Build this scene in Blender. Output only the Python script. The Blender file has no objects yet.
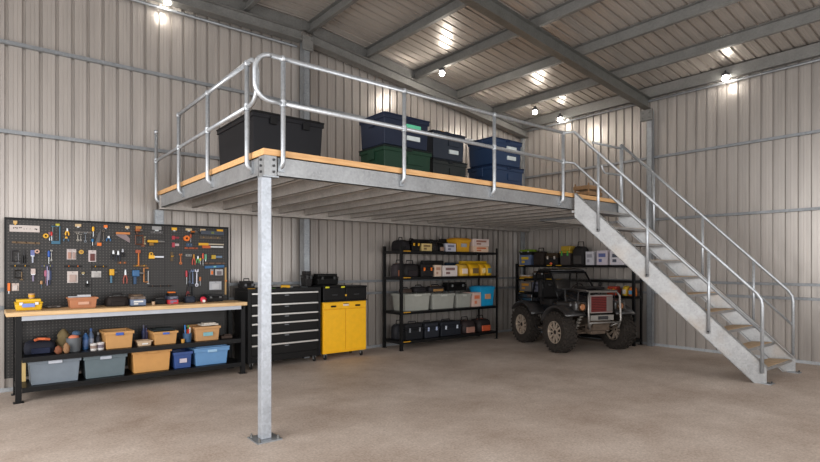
import bpy, math, random
from mathutils import Matrix, Vector
random.seed(7)
S = bpy.context.scene
COL = S.collection
PI = math.pi

# ------------------------------------------------------------------ survey helpers
YAW = math.radians(39.1); FL = 529.0; EYE = 1.6; HZ = 265.0
def ray(px):
    u = (px - 410) / FL
    return math.sin(YAW) + math.cos(YAW) * u, math.cos(YAW) - math.sin(YAW) * u
def on_y(px, y):            # x and distance of an image column on a plane parallel to the back wall
    d = ray(px); t = y / d[1]; return d[0] * t, t
def on_x(px, x):
    d = ray(px); t = x / d[0]; return d[1] * t, t
def zz(py, t): return EYE + (HZ - py) * t / FL

# ------------------------------------------------------------------ materials
def lin(c): return tuple(((v / 255) / 12.92 if v / 255 <= .04045 else ((v / 255 + .055) / 1.055) ** 2.4) for v in c)
MC = {}
def mat(rgb, rough=.5, metal=0.0, noise=.05, scale=12.0, bump=0.0, emit=0.0, name=None, coat=0.0):
    key = (rgb, rough, metal, noise, scale, bump, emit, coat)
    if key in MC: return MC[key]
    m = bpy.data.materials.new(name or 'surface'); m.use_nodes = True
    nt = m.node_tree; b = nt.nodes['Principled BSDF']
    c = lin(rgb)
    b.inputs['Roughness'].default_value = rough; b.inputs['Metallic'].default_value = metal
    b.inputs['Coat Weight'].default_value = coat
    if max(rgb) < 75 and not coat: b.inputs['Specular IOR Level'].default_value = .22
    tc = nt.nodes.new('ShaderNodeTexCoord'); nz = nt.nodes.new('ShaderNodeTexNoise')
    nz.inputs['Scale'].default_value = scale; nz.inputs['Detail'].default_value = 5
    nt.links.new(tc.outputs['Object'], nz.inputs['Vector'])
    rp = nt.nodes.new('ShaderNodeValToRGB')
    rp.color_ramp.elements[0].position = .3; rp.color_ramp.elements[1].position = .7
    rp.color_ramp.elements[0].color = (*[max(0, v * (1 - noise)) for v in c], 1)
    rp.color_ramp.elements[1].color = (*[min(1, v * (1 + noise)) for v in c], 1)
    nt.links.new(nz.outputs['Fac'], rp.inputs['Fac']); nt.links.new(rp.outputs['Color'], b.inputs['Base Color'])
    if bump:
        bp = nt.nodes.new('ShaderNodeBump'); bp.inputs['Strength'].default_value = bump; bp.inputs['Distance'].default_value = .01
        nt.links.new(nz.outputs['Fac'], bp.inputs['Height']); nt.links.new(bp.outputs['Normal'], b.inputs['Normal'])
    if emit:
        b.inputs['Emission Color'].default_value = (*c, 1); b.inputs['Emission Strength'].default_value = emit
    MC[key] = m; return m

def mat_galv(rgb=(176, 180, 184), rough=.42, metal=.75, name='galvanised steel', dirt=0.0):
    m = bpy.data.materials.new(name); m.use_nodes = True; nt = m.node_tree; b = nt.nodes['Principled BSDF']
    tc = nt.nodes.new('ShaderNodeTexCoord')
    v = nt.nodes.new('ShaderNodeTexVoronoi'); v.inputs['Scale'].default_value = 45
    n = nt.nodes.new('ShaderNodeTexNoise'); n.inputs['Scale'].default_value = 5; n.inputs['Detail'].default_value = 6
    nt.links.new(tc.outputs['Object'], v.inputs['Vector']); nt.links.new(tc.outputs['Object'], n.inputs['Vector'])
    mx = nt.nodes.new('ShaderNodeMix'); mx.data_type = 'FLOAT'; mx.inputs[0].default_value = .7
    nt.links.new(v.outputs['Color'], mx.inputs[2]); nt.links.new(n.outputs['Fac'], mx.inputs[3])
    r = nt.nodes.new('ShaderNodeValToRGB'); c = lin(rgb)
    r.color_ramp.elements[0].position = .25; r.color_ramp.elements[1].position = .75
    r.color_ramp.elements[0].color = (*[x * .78 for x in c], 1); r.color_ramp.elements[1].color = (*[min(1, x * 1.18) for x in c], 1)
    nt.links.new(mx.outputs[0], r.inputs['Fac'])
    out = r.outputs['Color']
    if dirt:
        n2 = nt.nodes.new('ShaderNodeTexNoise'); n2.inputs['Scale'].default_value = 3; n2.inputs['Detail'].default_value = 8
        nt.links.new(tc.outputs['Object'], n2.inputs['Vector'])
        r2 = nt.nodes.new('ShaderNodeValToRGB'); r2.color_ramp.elements[0].position = .5; r2.color_ramp.elements[1].position = .75
        nt.links.new(n2.outputs['Fac'], r2.inputs['Fac'])
        m2 = nt.nodes.new('ShaderNodeMix'); m2.data_type = 'RGBA'
        sc = nt.nodes.new('ShaderNodeMath'); sc.operation = 'MULTIPLY'; sc.inputs[1].default_value = dirt
        nt.links.new(r2.outputs['Color'], sc.inputs[0]); nt.links.new(sc.outputs[0], m2.inputs[0])
        nt.links.new(out, m2.inputs[6]); m2.inputs[7].default_value = (*lin((150, 125, 96)), 1)
        out = m2.outputs[2]
    nt.links.new(out, b.inputs['Base Color'])
    b.inputs['Metallic'].default_value = metal; b.inputs['Roughness'].default_value = rough
    return m

def mat_sheet(rgb, name, rough=.38, metal=.35, stretch=(2.5, 2.5, .25)):
    m = bpy.data.materials.new(name); m.use_nodes = True; nt = m.node_tree; b = nt.nodes['Principled BSDF']
    tc = nt.nodes.new('ShaderNodeTexCoord'); mp = nt.nodes.new('ShaderNodeMapping'); mp.inputs['Scale'].default_value = stretch
    n = nt.nodes.new('ShaderNodeTexNoise'); n.inputs['Scale'].default_value = 3; n.inputs['Detail'].default_value = 6
    nt.links.new(tc.outputs['Object'], mp.inputs['Vector']); nt.links.new(mp.outputs['Vector'], n.inputs['Vector'])
    r = nt.nodes.new('ShaderNodeValToRGB'); c = lin(rgb)
    r.color_ramp.elements[0].position = .3; r.color_ramp.elements[1].position = .7
    r.color_ramp.elements[0].color = (*[x * .9 for x in c], 1); r.color_ramp.elements[1].color = (*[min(1, x * 1.1) for x in c], 1)
    nt.links.new(n.outputs['Fac'], r.inputs['Fac']); nt.links.new(r.outputs['Color'], b.inputs['Base Color'])
    b.inputs['Metallic'].default_value = metal; b.inputs['Roughness'].default_value = rough
    return m

def mat_floor():
    m = bpy.data.materials.new('concrete'); m.use_nodes = True; nt = m.node_tree; b = nt.nodes['Principled BSDF']
    tc = nt.nodes.new('ShaderNodeTexCoord')
    def noise(sc, det, rough=.6):
        n = nt.nodes.new('ShaderNodeTexNoise'); n.inputs['Scale'].default_value = sc; n.inputs['Detail'].default_value = det
        n.inputs['Roughness'].default_value = rough
        nt.links.new(tc.outputs['Object'], n.inputs['Vector']); return n
    a = noise(1.1, 8, .65); s = noise(45, 4, .7); f = noise(14, 5)
    r = nt.nodes.new('ShaderNodeValToRGB')
    r.color_ramp.elements[0].position = .28; r.color_ramp.elements[1].position = .72
    r.color_ramp.elements[0].color = (*lin((174, 155, 140)), 1); r.color_ramp.elements[1].color = (*lin((218, 204, 192)), 1)
    nt.links.new(a.outputs['Fac'], r.inputs['Fac'])
    r2 = nt.nodes.new('ShaderNodeValToRGB')
    r2.color_ramp.elements[0].position = .3; r2.color_ramp.elements[1].position = .62
    r2.color_ramp.elements[0].color = (.55, .52, .5, 1); r2.color_ramp.elements[1].color = (1.0, 1.0, 1.0, 1)
    nt.links.new(s.outputs['Fac'], r2.inputs['Fac'])
    r3 = nt.nodes.new('ShaderNodeValToRGB')
    r3.color_ramp.elements[0].position = .3; r3.color_ramp.elements[1].position = .6
    r3.color_ramp.elements[0].color = (.9, .89, .88, 1); r3.color_ramp.elements[1].color = (1, 1, 1, 1)
    nt.links.new(f.outputs['Fac'], r3.inputs['Fac'])
    m1 = nt.nodes.new('ShaderNodeMix'); m1.data_type = 'RGBA'; m1.blend_type = 'MULTIPLY'; m1.inputs[0].default_value = .8
    nt.links.new(r.outputs['Color'], m1.inputs[6]); nt.links.new(r2.outputs['Color'], m1.inputs[7])
    m2 = nt.nodes.new('ShaderNodeMix'); m2.data_type = 'RGBA'; m2.blend_type = 'MULTIPLY'; m2.inputs[0].default_value = .9
    nt.links.new(m1.outputs[2], m2.inputs[6]); nt.links.new(r3.outputs['Color'], m2.inputs[7])
    nt.links.new(m2.outputs[2], b.inputs['Base Color'])
    b.inputs['Roughness'].default_value = .62
    bp = nt.nodes.new('ShaderNodeBump'); bp.inputs['Strength'].default_value = .15; bp.inputs['Distance'].default_value = .004
    nt.links.new(s.outputs['Fac'], bp.inputs['Height']); nt.links.new(bp.outputs['Normal'], b.inputs['Normal'])
    return m

def mat_wood(c0, c1, name, stretch=(1.5, 18, 18), rough=.55):
    m = bpy.data.materials.new(name); m.use_nodes = True; nt = m.node_tree; b = nt.nodes['Principled BSDF']
    tc = nt.nodes.new('ShaderNodeTexCoord'); mp = nt.nodes.new('ShaderNodeMapping'); mp.inputs['Scale'].default_value = stretch
    n = nt.nodes.new('ShaderNodeTexNoise'); n.inputs['Scale'].default_value = 2.5; n.inputs['Detail'].default_value = 7
    nt.links.new(tc.outputs['Object'], mp.inputs['Vector']); nt.links.new(mp.outputs['Vector'], n.inputs['Vector'])
    r = nt.nodes.new('ShaderNodeValToRGB')
    r.color_ramp.elements[0].position = .3; r.color_ramp.elements[1].position = .7
    r.color_ramp.elements[0].color = (*lin(c0), 1); r.color_ramp.elements[1].color = (*lin(c1), 1)
    nt.links.new(n.outputs['Fac'], r.inputs['Fac']); nt.links.new(r.outputs['Color'], b.inputs['Base Color'])
    b.inputs['Roughness'].default_value = rough
    return m

def mat_peg():
    m = bpy.data.materials.new('perforated board'); m.use_nodes = True; nt = m.node_tree; b = nt.nodes['Principled BSDF']
    tc = nt.nodes.new('ShaderNodeTexCoord'); sep = nt.nodes.new('ShaderNodeSeparateXYZ')
    nt.links.new(tc.outputs['Object'], sep.inputs[0])
    def M(op, a, bb=None):
        n = nt.nodes.new('ShaderNodeMath'); n.operation = op
        for i, v in enumerate((a, bb)):
            if v is None: continue
            if isinstance(v, (int, float)): n.inputs[i].default_value = v
            else: nt.links.new(v, n.inputs[i])
        return n.outputs[0]
    def cell(o):
        f = M('FRACT', M('MULTIPLY', o, 1 / .038)); d = M('SUBTRACT', f, .5); return M('MULTIPLY', d, d)
    d = M('SQRT', M('ADD', cell(sep.outputs[0]), cell(sep.outputs[2])))
    hole = M('LESS_THAN', d, .2)
    mx = nt.nodes.new('ShaderNodeMix'); mx.data_type = 'RGBA'
    nt.links.new(hole, mx.inputs[0])
    mx.inputs[6].default_value = (*lin((34, 32, 31)), 1); mx.inputs[7].default_value = (*lin((74, 70, 67)), 1)
    nt.links.new(mx.outputs[2], b.inputs['Base Color']); b.inputs['Roughness'].default_value = .5
    return m

GALV = mat_galv((156, 160, 164))
GALV_L = mat_galv((180, 184, 188), .38, .6, 'bright galvanised tube')
GALV_D = mat_galv((118, 117, 114), .5, .4, 'dull galvanised purlin')
GALV_S = mat_galv((152, 152, 152), .42, .55, 'stair galvanised steel', dirt=.35)
BEAM = mat_galv((154, 155, 156), .42, .6, 'galvanised mezzanine beam')
JOIST = mat_galv((178, 172, 166), .5, .45, 'galvanised floor joist')
WALLM = mat_sheet((168, 161, 155), 'ribbed wall sheeting', .3, .4)
ROOFM = mat_sheet((180, 172, 164), 'ribbed roof sheeting', .33, .5, (.3, 2.5, 2.5))
FLOORM = mat_floor()
TIMBER = mat_wood((196, 148, 96), (224, 178, 124), 'plywood deck')
BENCHW = mat_wood((200, 162, 112), (226, 192, 146), 'pale bench timber')
PEG = mat_peg(); GIRT = mat_galv((138, 141, 144), .45, .6, 'galvanised girt')
def K(r, g, b, rough=.45, metal=0.0, **k): return mat((r, g, b), rough, metal, **k)
BLACK = K(16, 15, 15, .42); BLACKM = K(20, 20, 21, .38, .1); BLK2 = K(36, 34, 34, .55); RUB = K(33, 31, 30, .85, bump=.4)
STEEL = K(176, 178, 180, .3, .8); WHITE = K(225, 222, 216, .6); YEL = K(236, 176, 12, .4); YEL2 = K(214, 160, 28, .5)
RED = K(190, 38, 30, .4); ORA = K(226, 112, 24, .5); BLU = K(38, 110, 176, .45); GRN = K(70, 150, 60, .5)
TAN = K(186, 138, 82, .6); CHR = K(200, 200, 202, .15, 1.0); DARKG = K(60, 60, 62, .5)

# ------------------------------------------------------------------ mesh builder
class MB:
    def __init__(s): s.v = []; s.f = []
    def add(s, vs, fs, M=None):
        n = len(s.v)
        s.v += [tuple(M @ Vector(v)) if M is not None else tuple(v) for v in vs]
        s.f += [tuple(i + n for i in f) for f in fs]; return s
    def box(s, x0, x1, y0, y1, z0, z1, M=None, tx=0, ty=0):
        # tx, ty: how much each side is drawn in at the bottom
        vs = [(x0 + tx, y0 + ty, z0), (x1 - tx, y0 + ty, z0), (x1 - tx, y1 - ty, z0), (x0 + tx, y1 - ty, z0), (x0, y0, z1), (x1, y0, z1), (x1, y1, z1), (x0, y1, z1)]
        return s.add(vs, [(0, 3, 2, 1), (4, 5, 6, 7), (0, 1, 5, 4), (1, 2, 6, 5), (2, 3, 7, 6), (3, 0, 4, 7)], M)
    def cb(s, cx, cy, cz, sx, sy, sz, M=None): return s.box(cx - sx / 2, cx + sx / 2, cy - sy / 2, cy + sy / 2, cz - sz / 2, cz + sz / 2, M)
    def tube(s, pts, r, n=10, closed=False, r1=None):
        pts = [Vector(p) for p in pts]; N = len(pts); rings = []
        up = Vector((0, 0, 1))
        for i, p in enumerate(pts):
            if closed: t = (pts[(i + 1) % N] - pts[i - 1])
            else: t = (pts[min(i + 1, N - 1)] - pts[max(i - 1, 0)])
            t.normalize()
            if i == 0:
                a = t.cross(up) if abs(t.z) < .95 else t.cross(Vector((1, 0, 0)))
            else: a = a - t * a.dot(t)
            if a.length < 1e-5: a = t.orthogonal()
            a.normalize(); b = t.cross(a)
            rr = r if r1 is None else r + (r1 - r) * i / max(1, N - 1)
            rings.append([p + (a * math.cos(2 * PI * k / n) + b * math.sin(2 * PI * k / n)) * rr for k in range(n)])
        vs = [v for R in rings for v in R]; fs = []
        for i in range(N if closed else N - 1):
            j = (i + 1) % N
            for k in range(n): fs.append((i * n + k, i * n + (k + 1) % n, j * n + (k + 1) % n, j * n + k))
        if not closed: fs += [tuple(range(n))[::-1], tuple((N - 1) * n + k for k in range(n))]
        return s.add(vs, fs)
    def cyl(s, p0, p1, r, r1=None, n=14): return s.tube([p0, p1], r, n, r1=r1)
    def prism(s, poly, a, b, axis='x', M=None):
        n = len(poly)
        def P(q, t):
            return {'x': (t, q[0], q[1]), 'y': (q[0], t, q[1]), 'z': (q[0], q[1], t)}[axis]
        vs = [P(q, a) for q in poly] + [P(q, b) for q in poly]
        fs = [tuple(range(n)), tuple(range(2 * n - 1, n - 1, -1))] + [(i, n + i, n + (i + 1) % n, (i + 1) % n) for i in range(n)]
        return s.add(vs, fs, M)
    def lathe(s, prof, n=24, M=None, caps=True):    # profile (r, z) about z
        vs = []; fs = []
        for r, z in prof: vs += [(r * math.cos(2 * PI * k / n), r * math.sin(2 * PI * k / n), z) for k in range(n)]
        for i in range(len(prof) - 1):
            for k in range(n): fs.append((i * n + k, i * n + (k + 1) % n, (i + 1) * n + (k + 1) % n, (i + 1) * n + k))
        shut = prof[0] == prof[-1] or not caps
        if prof[0][0] > 1e-4 and not shut: fs.append(tuple(range(n))[::-1])
        if prof[-1][0] > 1e-4 and not shut: fs.append(tuple((len(prof) - 1) * n + k for k in range(n)))
        return s.add(vs, fs, M)
    def ball(s, c, r, sc=(1, 1, 1), n=14):
        prof = [(max(1e-5, math.sin(PI * i / 8)) * r, -math.cos(PI * i / 8) * r) for i in range(9)]
        return s.lathe(prof, n, Matrix.Translation(c) @ Matrix.Diagonal((*sc, 1)))
    def loft(s, rings):
        n = len(rings[0]); vs = [p for R in rings for p in R]; fs = []
        for i in range(len(rings) - 1):
            for k in range(n): fs.append((i * n + k, i * n + (k + 1) % n, (i + 1) * n + (k + 1) % n, (i + 1) * n + k))
        fs += [tuple(range(n))[::-1], tuple((len(rings) - 1) * n + k for k in range(n))]
        return s.add(vs, fs)
    def build(s, name, m, parent=None, bevel=0, smooth=False, label=None, sub=0):
        me = bpy.data.meshes.new(name); me.from_pydata(s.v, [], s.f)
        import bmesh
        bm = bmesh.new(); bm.from_mesh(me); bmesh.ops.recalc_face_normals(bm, faces=bm.faces); bm.to_mesh(me); bm.free()
        me.materials.append(m)
        if smooth:
            me.shade_smooth()
        o = bpy.data.objects.new(name, me); COL.objects.link(o)
        if parent is not None: o.parent = parent
        if bevel:
            md = o.modifiers.new('edge', 'BEVEL'); md.width = bevel; md.segments = 2; md.limit_method = 'ANGLE'; md.angle_limit = math.radians(40)
        if sub:
            md = o.modifiers.new('round', 'SUBSURF'); md.levels = sub; md.render_levels = sub
        if smooth == 2:
            pass
        if label: o['label'] = label
        return o

def rot(axis, deg, origin=(0, 0, 0)):
    return Matrix.Translation(origin) @ Matrix.Rotation(math.radians(deg), 4, axis) @ Matrix.Translation([-c for c in origin])

LABELS = {}
def tag(o, label, cat, group=None):
    assert label not in LABELS, label
    LABELS[label] = 1
    o['label'] = label; o['category'] = cat
    if group: o['group'] = group
    return o
def thing(name, label, cat, loc=(0, 0, 0), rz=0.0, group=None):
    o = bpy.data.objects.new(name, None); COL.objects.link(o); o.empty_display_size = .1
    o.location = loc; o.rotation_euler = (0, 0, rz)
    return tag(o, label, cat, group)
def structure(o): o['kind'] = 'structure'; return o

# ------------------------------------------------------------------ the shell
BY = 8.40; RX = 10.40; X0 = -3.5; Y0 = -3.0
def roofz(x): return 5.87 - .125 * max(0.0, x - 4.4)
PER = .178
def rib(t):                                   # recess depth of the ribbed profile at distance t
    f = (t / PER) % 1.0
    return f
def rib_points(a, b, off):
    # list of (coordinate, depth behind inner face); deep rib plus two shallow swages per pan
    pat = [(0.0, 0), (.04, .034), (.2, .034), (.24, 0), (.49, 0), (.50, .003), (.53, .003), (.54, 0), (.74, 0), (.75, .003), (.78, .003), (.79, 0)]
    out = []; k = math.floor((a - off) / PER)
    while True:
        for f, d in pat:
            c = off + (k + f) * PER
            if c > b: return [(a, 0)] + out + [(b, 0)]
            if c > a: out.append((c, d))
        k += 1
pts = rib_points(X0, RX, .06)
m = MB()
vs = []; fs = []
for i, (x, d) in enumerate(pts): vs += [(x, BY + d, 0), (x, BY + d, roofz(x) + .02)]
for i in range(len(pts) - 1): fs.append((2 * i, 2 * i + 2, 2 * i + 3, 2 * i + 1))
# seam vertex at the roof break is close enough to a rib edge
n = len(vs); vs += [(X0, BY + .06, 0), (RX, BY + .06, 0), (RX, BY + .06, 5.14), (4.4, BY + .06, 5.9), (X0, BY + .06, 5.9)]
fs.append((n, n + 1, n + 2, n + 3, n + 4))
structure(m.add(vs, fs).build('wall_back', WALLM))
pts = rib_points(Y0, BY, .01)
vs = []; fs = []
for y, d in pts: vs += [(RX + d, y, 0), (RX + d, y, roofz(RX) + .02)]
for i in range(len(pts) - 1): fs.append((2 * i, 2 * i + 1, 2 * i + 3, 2 * i + 2))
n = len(vs); vs += [(RX + .06, Y0, 0), (RX + .06, BY, 0), (RX + .06, BY, 5.14), (RX + .06, Y0, 5.14)]
fs.append((n, n + 1, n + 2, n + 3))
structure(MB().add(vs, fs).build('wall_right', WALLM))
structure(MB().box(X0, RX + .06, Y0, BY + .06, -.12, 0).build('floor', FLOORM))
pts = rib_points(Y0, BY + .06, .05)
vs = []; fs = []
xs = (X0, 4.4, RX + .1)
for y, d in pts:
    for x in xs: vs.append((x, y, roofz(x) + d))
for i in range(len(pts) - 1):
    for k in range(2): fs.append((3 * i + k, 3 * i + k + 1, 3 * i + k + 4, 3 * i + k + 3))
n = len(vs)
vs += [(x, y, roofz(x) + .06) for y in (Y0, BY + .06) for x in xs]
fs += [(n, n + 1, n + 4, n + 3), (n + 1, n + 2, n + 5, n + 4)]
structure(MB().add(vs, fs).build('ceiling', ROOFM))

TN = [0]
def trim(mb, m, bevel=0):
    TN[0] += 1
    return structure(mb.build('trim_%d' % TN[0], m, bevel=bevel))
# girts on the back wall: C sections with lips
def girt_back(z, x0, x1, h=.042, d=.06):
    m = MB().box(x0, x1, BY - d, BY - .001, z - .004, z + .004)
    m.box(x0, x1, BY - d, BY - d + .006, z - h + .004, z - .004)
    m.box(x0, x1, BY - d, BY - .001, z - h, z - h + .004)
    trim(m, GIRT)
def girt_right(z, y0, y1, h=.042, d=.06):
    m = MB().box(RX - d, RX - .001, y0, y1, z - .004, z + .004)
    m.box(RX - d, RX - d + .006, y0, y1, z - h + .004, z - .004)
    m.box(RX - d, RX - .001, y0, y1, z - h, z - h + .004)
    trim(m, GIRT)
for z in (1.08, 1.31, 3.30, 4.42): girt_back(z, X0, RX - .07)
for z in (1.07, 1.30, 2.52, 3.75): girt_right(z, Y0, BY)
trim(MB().tube([(X0, BY - .06, 5.38), (4.25, BY - .06, 5.38)], .024, 8), GIRT)
trim(MB().tube([(RX - .06, Y0, 4.86), (RX - .06, BY - .1, 4.86)], .024, 8), GIRT)
# floor channel along the walls
trim(MB().box(X0, RX - .03, BY - .02, BY - .001, 0, .05), GALV_L)
trim(MB().box(RX - .02, RX - .001, Y0, BY, 0, .05), GALV_L)
# portal columns (C sections) on the walls
def column(x, y, top, face, w=.055):
    m = MB()
    if face == 'y':
        m.box(x - w, x + w, y, y + .006, 0, top); m.box(x - w, x - w + .006, y, BY - .07, 0, top); m.box(x + w - .006, x + w, y, BY - .07, 0, top)
        m.box(x - w, x - w + .03, y - .004, y, 0, top)
    else:
        m.box(x, x + .006, y - w, y + w, 0, top); m.box(x, RX - .07, y - w, y - w + .006, 0, top); m.box(x, RX - .07, y + w - .006, y + w, 0, top)
    trim(m, GALV)
column(4.36, 8.17, roofz(4.45) - .36, 'y'); column(2.02, 8.24, 2.40, 'y', .06); column(10.24, 5.12, 4.64, 'x')
trim(MB().box(RX - .14, RX - .065, BY - .14, BY - .065, 0, 4.85), GALV)
# connection plates with bolts
m = MB().box(4.26, 4.46, 8.13, 8.165, 5.28, 5.52)
for dx in (-.07, .07):
    for dz in (-.07, .07): m.cyl((4.36 + dx, 8.13, 5.4 + dz), (4.36 + dx, 8.11, 5.4 + dz), .015, n=6)
trim(m, GALV_D)
m = MB().box(10.19, 10.235, 5.04, 5.28, 4.45, 4.66)
for dy in (-.07, .07):
    for dz in (-.05, .05): m.cyl((10.19, 5.16 + dy, 4.55 + dz), (10.17, 5.16 + dy, 4.55 + dz), .015, n=6)
trim(m, GALV_D)
# gable rafter along the back wall, flat then falling to the right
def beam_poly(path, h, y0, y1, fl=.06, m=None):
    m = m or MB()
    top = [(x, z) for x, z in path]; bot = [(x, z - h) for x, z in path][::-1]
    m.prism(top + bot, y0 + fl, y0 + fl + .01, 'y')
    for zo in (0, -h + .012):
        a = [(x, z + zo) for x, z in path]; b = [(x, z + zo - .012) for x, z in path][::-1]
        m.prism(a + b, y0, y1, 'y')
    return m
trim(beam_poly([(X0, 5.60), (4.26, 5.60)], .17, 8.12, 8.30), GALV_D)
trim(beam_poly([(4.47, 5.58), (10.3, 5.58 - .125 * 5.83)], .17, 8.12, 8.30), GALV_D)
# main rafter crossing the shed
trim(beam_poly([(4.4, roofz(4.4) - .30), (10.33, roofz(10.33) - .215)], .22, 5.12, 5.26, .06), mat_galv((116, 116, 112), .4, .6, 'rafter steel'))
trim(beam_poly([(X0, 5.66), (4.39, 5.66)], .26, 5.11, 5.29, .07), GALV_D)
# purlins along the shed
for x in (-1.5, -.3, .9, 2.1, 3.31, 4.47, 5.67, 6.85, 8.05, 9.22):
    z = roofz(x) - .003
    m = MB().box(x - .035, x + .035, Y0, 8.31, z - .2, z - .194).box(x + .029, x + .035, Y0, 8.31, z - .194, z - .02)
    m.box(x - .035, x + .035, Y0, 8.31, z - .02, z - .012).box(x - .035, x - .031, Y0, 8.31, z - .194, z - .17)
    trim(m, GALV_D)
z = roofz(10.3) - .015
trim(MB().box(10.26, 10.266, Y0, 8.3, z - .2, z).box(10.26, 10.34, Y0, 8.3, z - .206, z - .2).box(10.26, 10.34, Y0, 8.3, z - .006, z), GALV_D)
trim(MB().box(X0, 4.4, 8.31, 8.36, 5.70, 5.86), GALV_D)
trim(MB().prism([(4.4, 5.86), (10.3, 5.12), (10.3, 4.96), (4.4, 5.70)], 8.31, 8.36, 'y'), GALV_D)

# ------------------------------------------------------------------ mezzanine
MZ = thing('mezzanine', 'galvanised steel mezzanine platform with timber deck edge, guard rails and one square front post', 'mezzanine', (2.06, 4.62, 0))
def L(p): return (p[0] - 2.06, p[1] - 4.62, p[2])
OFF = Matrix.Translation((-2.06, -4.62, 0))
def part(mb, name, m, parent, bevel=0, smooth=False, label=None):
    mb.v = [tuple(OFF @ Vector(v)) for v in mb.v]
    return mb.build(name, m, parent, bevel, smooth, label)
XE = 8.20; YN = 6.2
def cchan(x0, x1, y0, y1, z0, z1, side):
    m = MB(); t = .008
    if side in 'fb':   # runs along x, web on front or back
        yw = (y0, y0 + t) if side == 'f' else (y1 - t, y1)
        m.box(x0, x1, *yw, z0, z1)
        m.box(x0, x1, y0, y1, z0, z0 + t); m.box(x0, x1, y0, y1, z1 - t, z1)
    else:
        xw = (x0, x0 + t) if side == 'l' else (x1 - t, x1)
        m.box(*xw, y0, y1, z0, z1)
        m.box(x0, x1, y0, y1, z0, z0 + t); m.box(x0, x1, y0, y1, z1 - t, z1)
    return m
D0, D1 = 2.42, 2.60
dk = MB().box(1.99, XE, 4.55, BY - .08, 2.603, 2.66).box(XE, RX - .08, YN, BY - .08, 2.603, 2.66)
part(dk, 'deck', TIMBER, MZ)
part(cchan(2.13, XE - .02, 4.56, 4.62, D0, D1, 'f'), 'front_beam', BEAM, MZ)
part(cchan(2.00, 2.06, 4.69, BY - .24, D0, D1, 'l'), 'side_beam', BEAM, MZ)
part(cchan(1.98, RX - .1, 8.08, 8.15, D0 - .03, D1, 'f'), 'back_beam', JOIST, MZ)
part(cchan(XE - .06, XE, 4.64, YN, D0, D1, 'r'), 'side_beam', BEAM, MZ)
part(cchan(XE + .01, RX - .1, YN, YN + .06, D0, D1, 'f'), 'front_beam', JOIST, MZ)
part(cchan(RX - .16, RX - .1, YN + .07, 8.07, D0, D1, 'r'), 'side_beam', JOIST, MZ)
x = 2.42
while x < 10.2:
    y0 = 4.63 if x < XE - .1 else YN + .07
    if abs(x - XE) > .1:
        part(MB().box(x, x + .006, y0, 8.07, D0 + .02, D1).box(x, x + .055, y0, 8.07, D0 + .02, D0 + .026).box(x, x + .055, y0, 8.07, D1 - .006, D1), 'joist', JOIST, MZ)
    x += .46
# underside sheeting of the deck
part(MB().box(2.07, XE - .07, 4.63, 8.07, 2.6005, 2.6025), 'deck_soffit', JOIST, MZ)
# square post with base plate and cap plate
PM = mat_galv((172, 177, 184), .4, .45, 'galvanised square post')
po = part(MB().box(1.985, 2.08, 4.575, 4.67, .012, 2.405), 'post', PM, MZ, bevel=.006)
part(MB().box(1.915, 2.15, 4.50, 4.74, 0, .012), 'base_plate', GALV, po)
for dx, dy in ((-.09, -.09), (.09, -.09), (-.09, .09), (.09, .09)):
    part(MB().cyl((2.033 + dx, 4.62 + dy, .012), (2.033 + dx, 4.62 + dy, .03), .014, n=6).cyl((2.033 + dx, 4.62 + dy, .03), (2.033 + dx, 4.62 + dy, .045), .007, n=8), 'anchor_bolt', GALV_D, po)
part(MB().box(1.99, 2.14, 4.55, 4.69, 2.405, 2.418), 'cap_plate', GALV, po)
cp = part(MB().box(2.0, 2.12, 4.555, 4.565, D0, D1).box(2.0, 2.01, 4.565, 4.68, D0, D1).box(2.045, 2.10, 4.58, 4.68, D0, D1), 'corner_bracket', BEAM, MZ)
for zz_ in (D0 + .035, D0 + .09, D0 + .145):
    part(MB().cyl((2.09, 4.555, zz_), (2.09, 4.54, zz_), .012, n=6), 'bolt', DARKG, cp)
    part(MB().cyl((2.0, 4.62, zz_), (1.985, 4.62, zz_), .012, n=6), 'bolt', DARKG, cp)
RT, RM, RR = 3.495, 3.08, .022
# guard posts hook onto the face of the beams
def gpost(x, y, ix, iy, top=RT):
    # leave .0 outward; foot curls inward (ix, iy)
    pts_ = [(x, y, top)] + [(x, y, 2.60)]
    for a in range(0, 91, 15):
        r = .06; pts_.append((x + ix * r * (1 - math.cos(math.radians(a))), y + iy * r * (1 - math.cos(math.radians(a))), 2.56 - r * math.sin(math.radians(a))))
    p = part(MB().tube(pts_, RR, 10), 'guard_post', GALV_L, MZ, smooth=True)
    if ix: part(MB().box(x + .035, x + .055, y - .03, y + .03, 2.46, 2.58), 'mounting_plate', GALV, p)
    else: part(MB().box(x - .03, x + .03, y + .035, y + .055, 2.46, 2.58), 'mounting_plate', GALV, p)
    part(MB().lathe([(1e-4, top + .03), (.02, top + .025), (.029, top + .01), (.029, top - .03), (.024, top - .03)], 12, Matrix.Translation((x, y, 0))), 'post_cap', GALV_L, p, smooth=True)
    part(MB().lathe([(.029, RM + .03), (.029, RM - .03)], 12, Matrix.Translation((x, y, 0)), caps=False), 'rail_clamp', GALV_L, p, smooth=True)
    return p
GF = 4.505; GS = 1.945
for px in (2.16, 3.58, 5.03, 6.49): gpost(px, GF, 0, 1)
for py in (4.82, 5.93, 7.02, 8.12): gpost(GS, py, 1, 0)
gpost(8.10, GF, 0, 1)
def arc(c, r, a0, a1, ax, n=8):    # arc in the (ax, z) plane
    out = []
    for i in range(n + 1):
        a = math.radians(a0 + (a1 - a0) * i / n); h = r * math.cos(a); v = r * math.sin(a)
        out.append((c[0] + (h if ax == 'x' else 0), c[1] + (h if ax == 'y' else 0), c[2] + v))
    return out
r = .15
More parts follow.
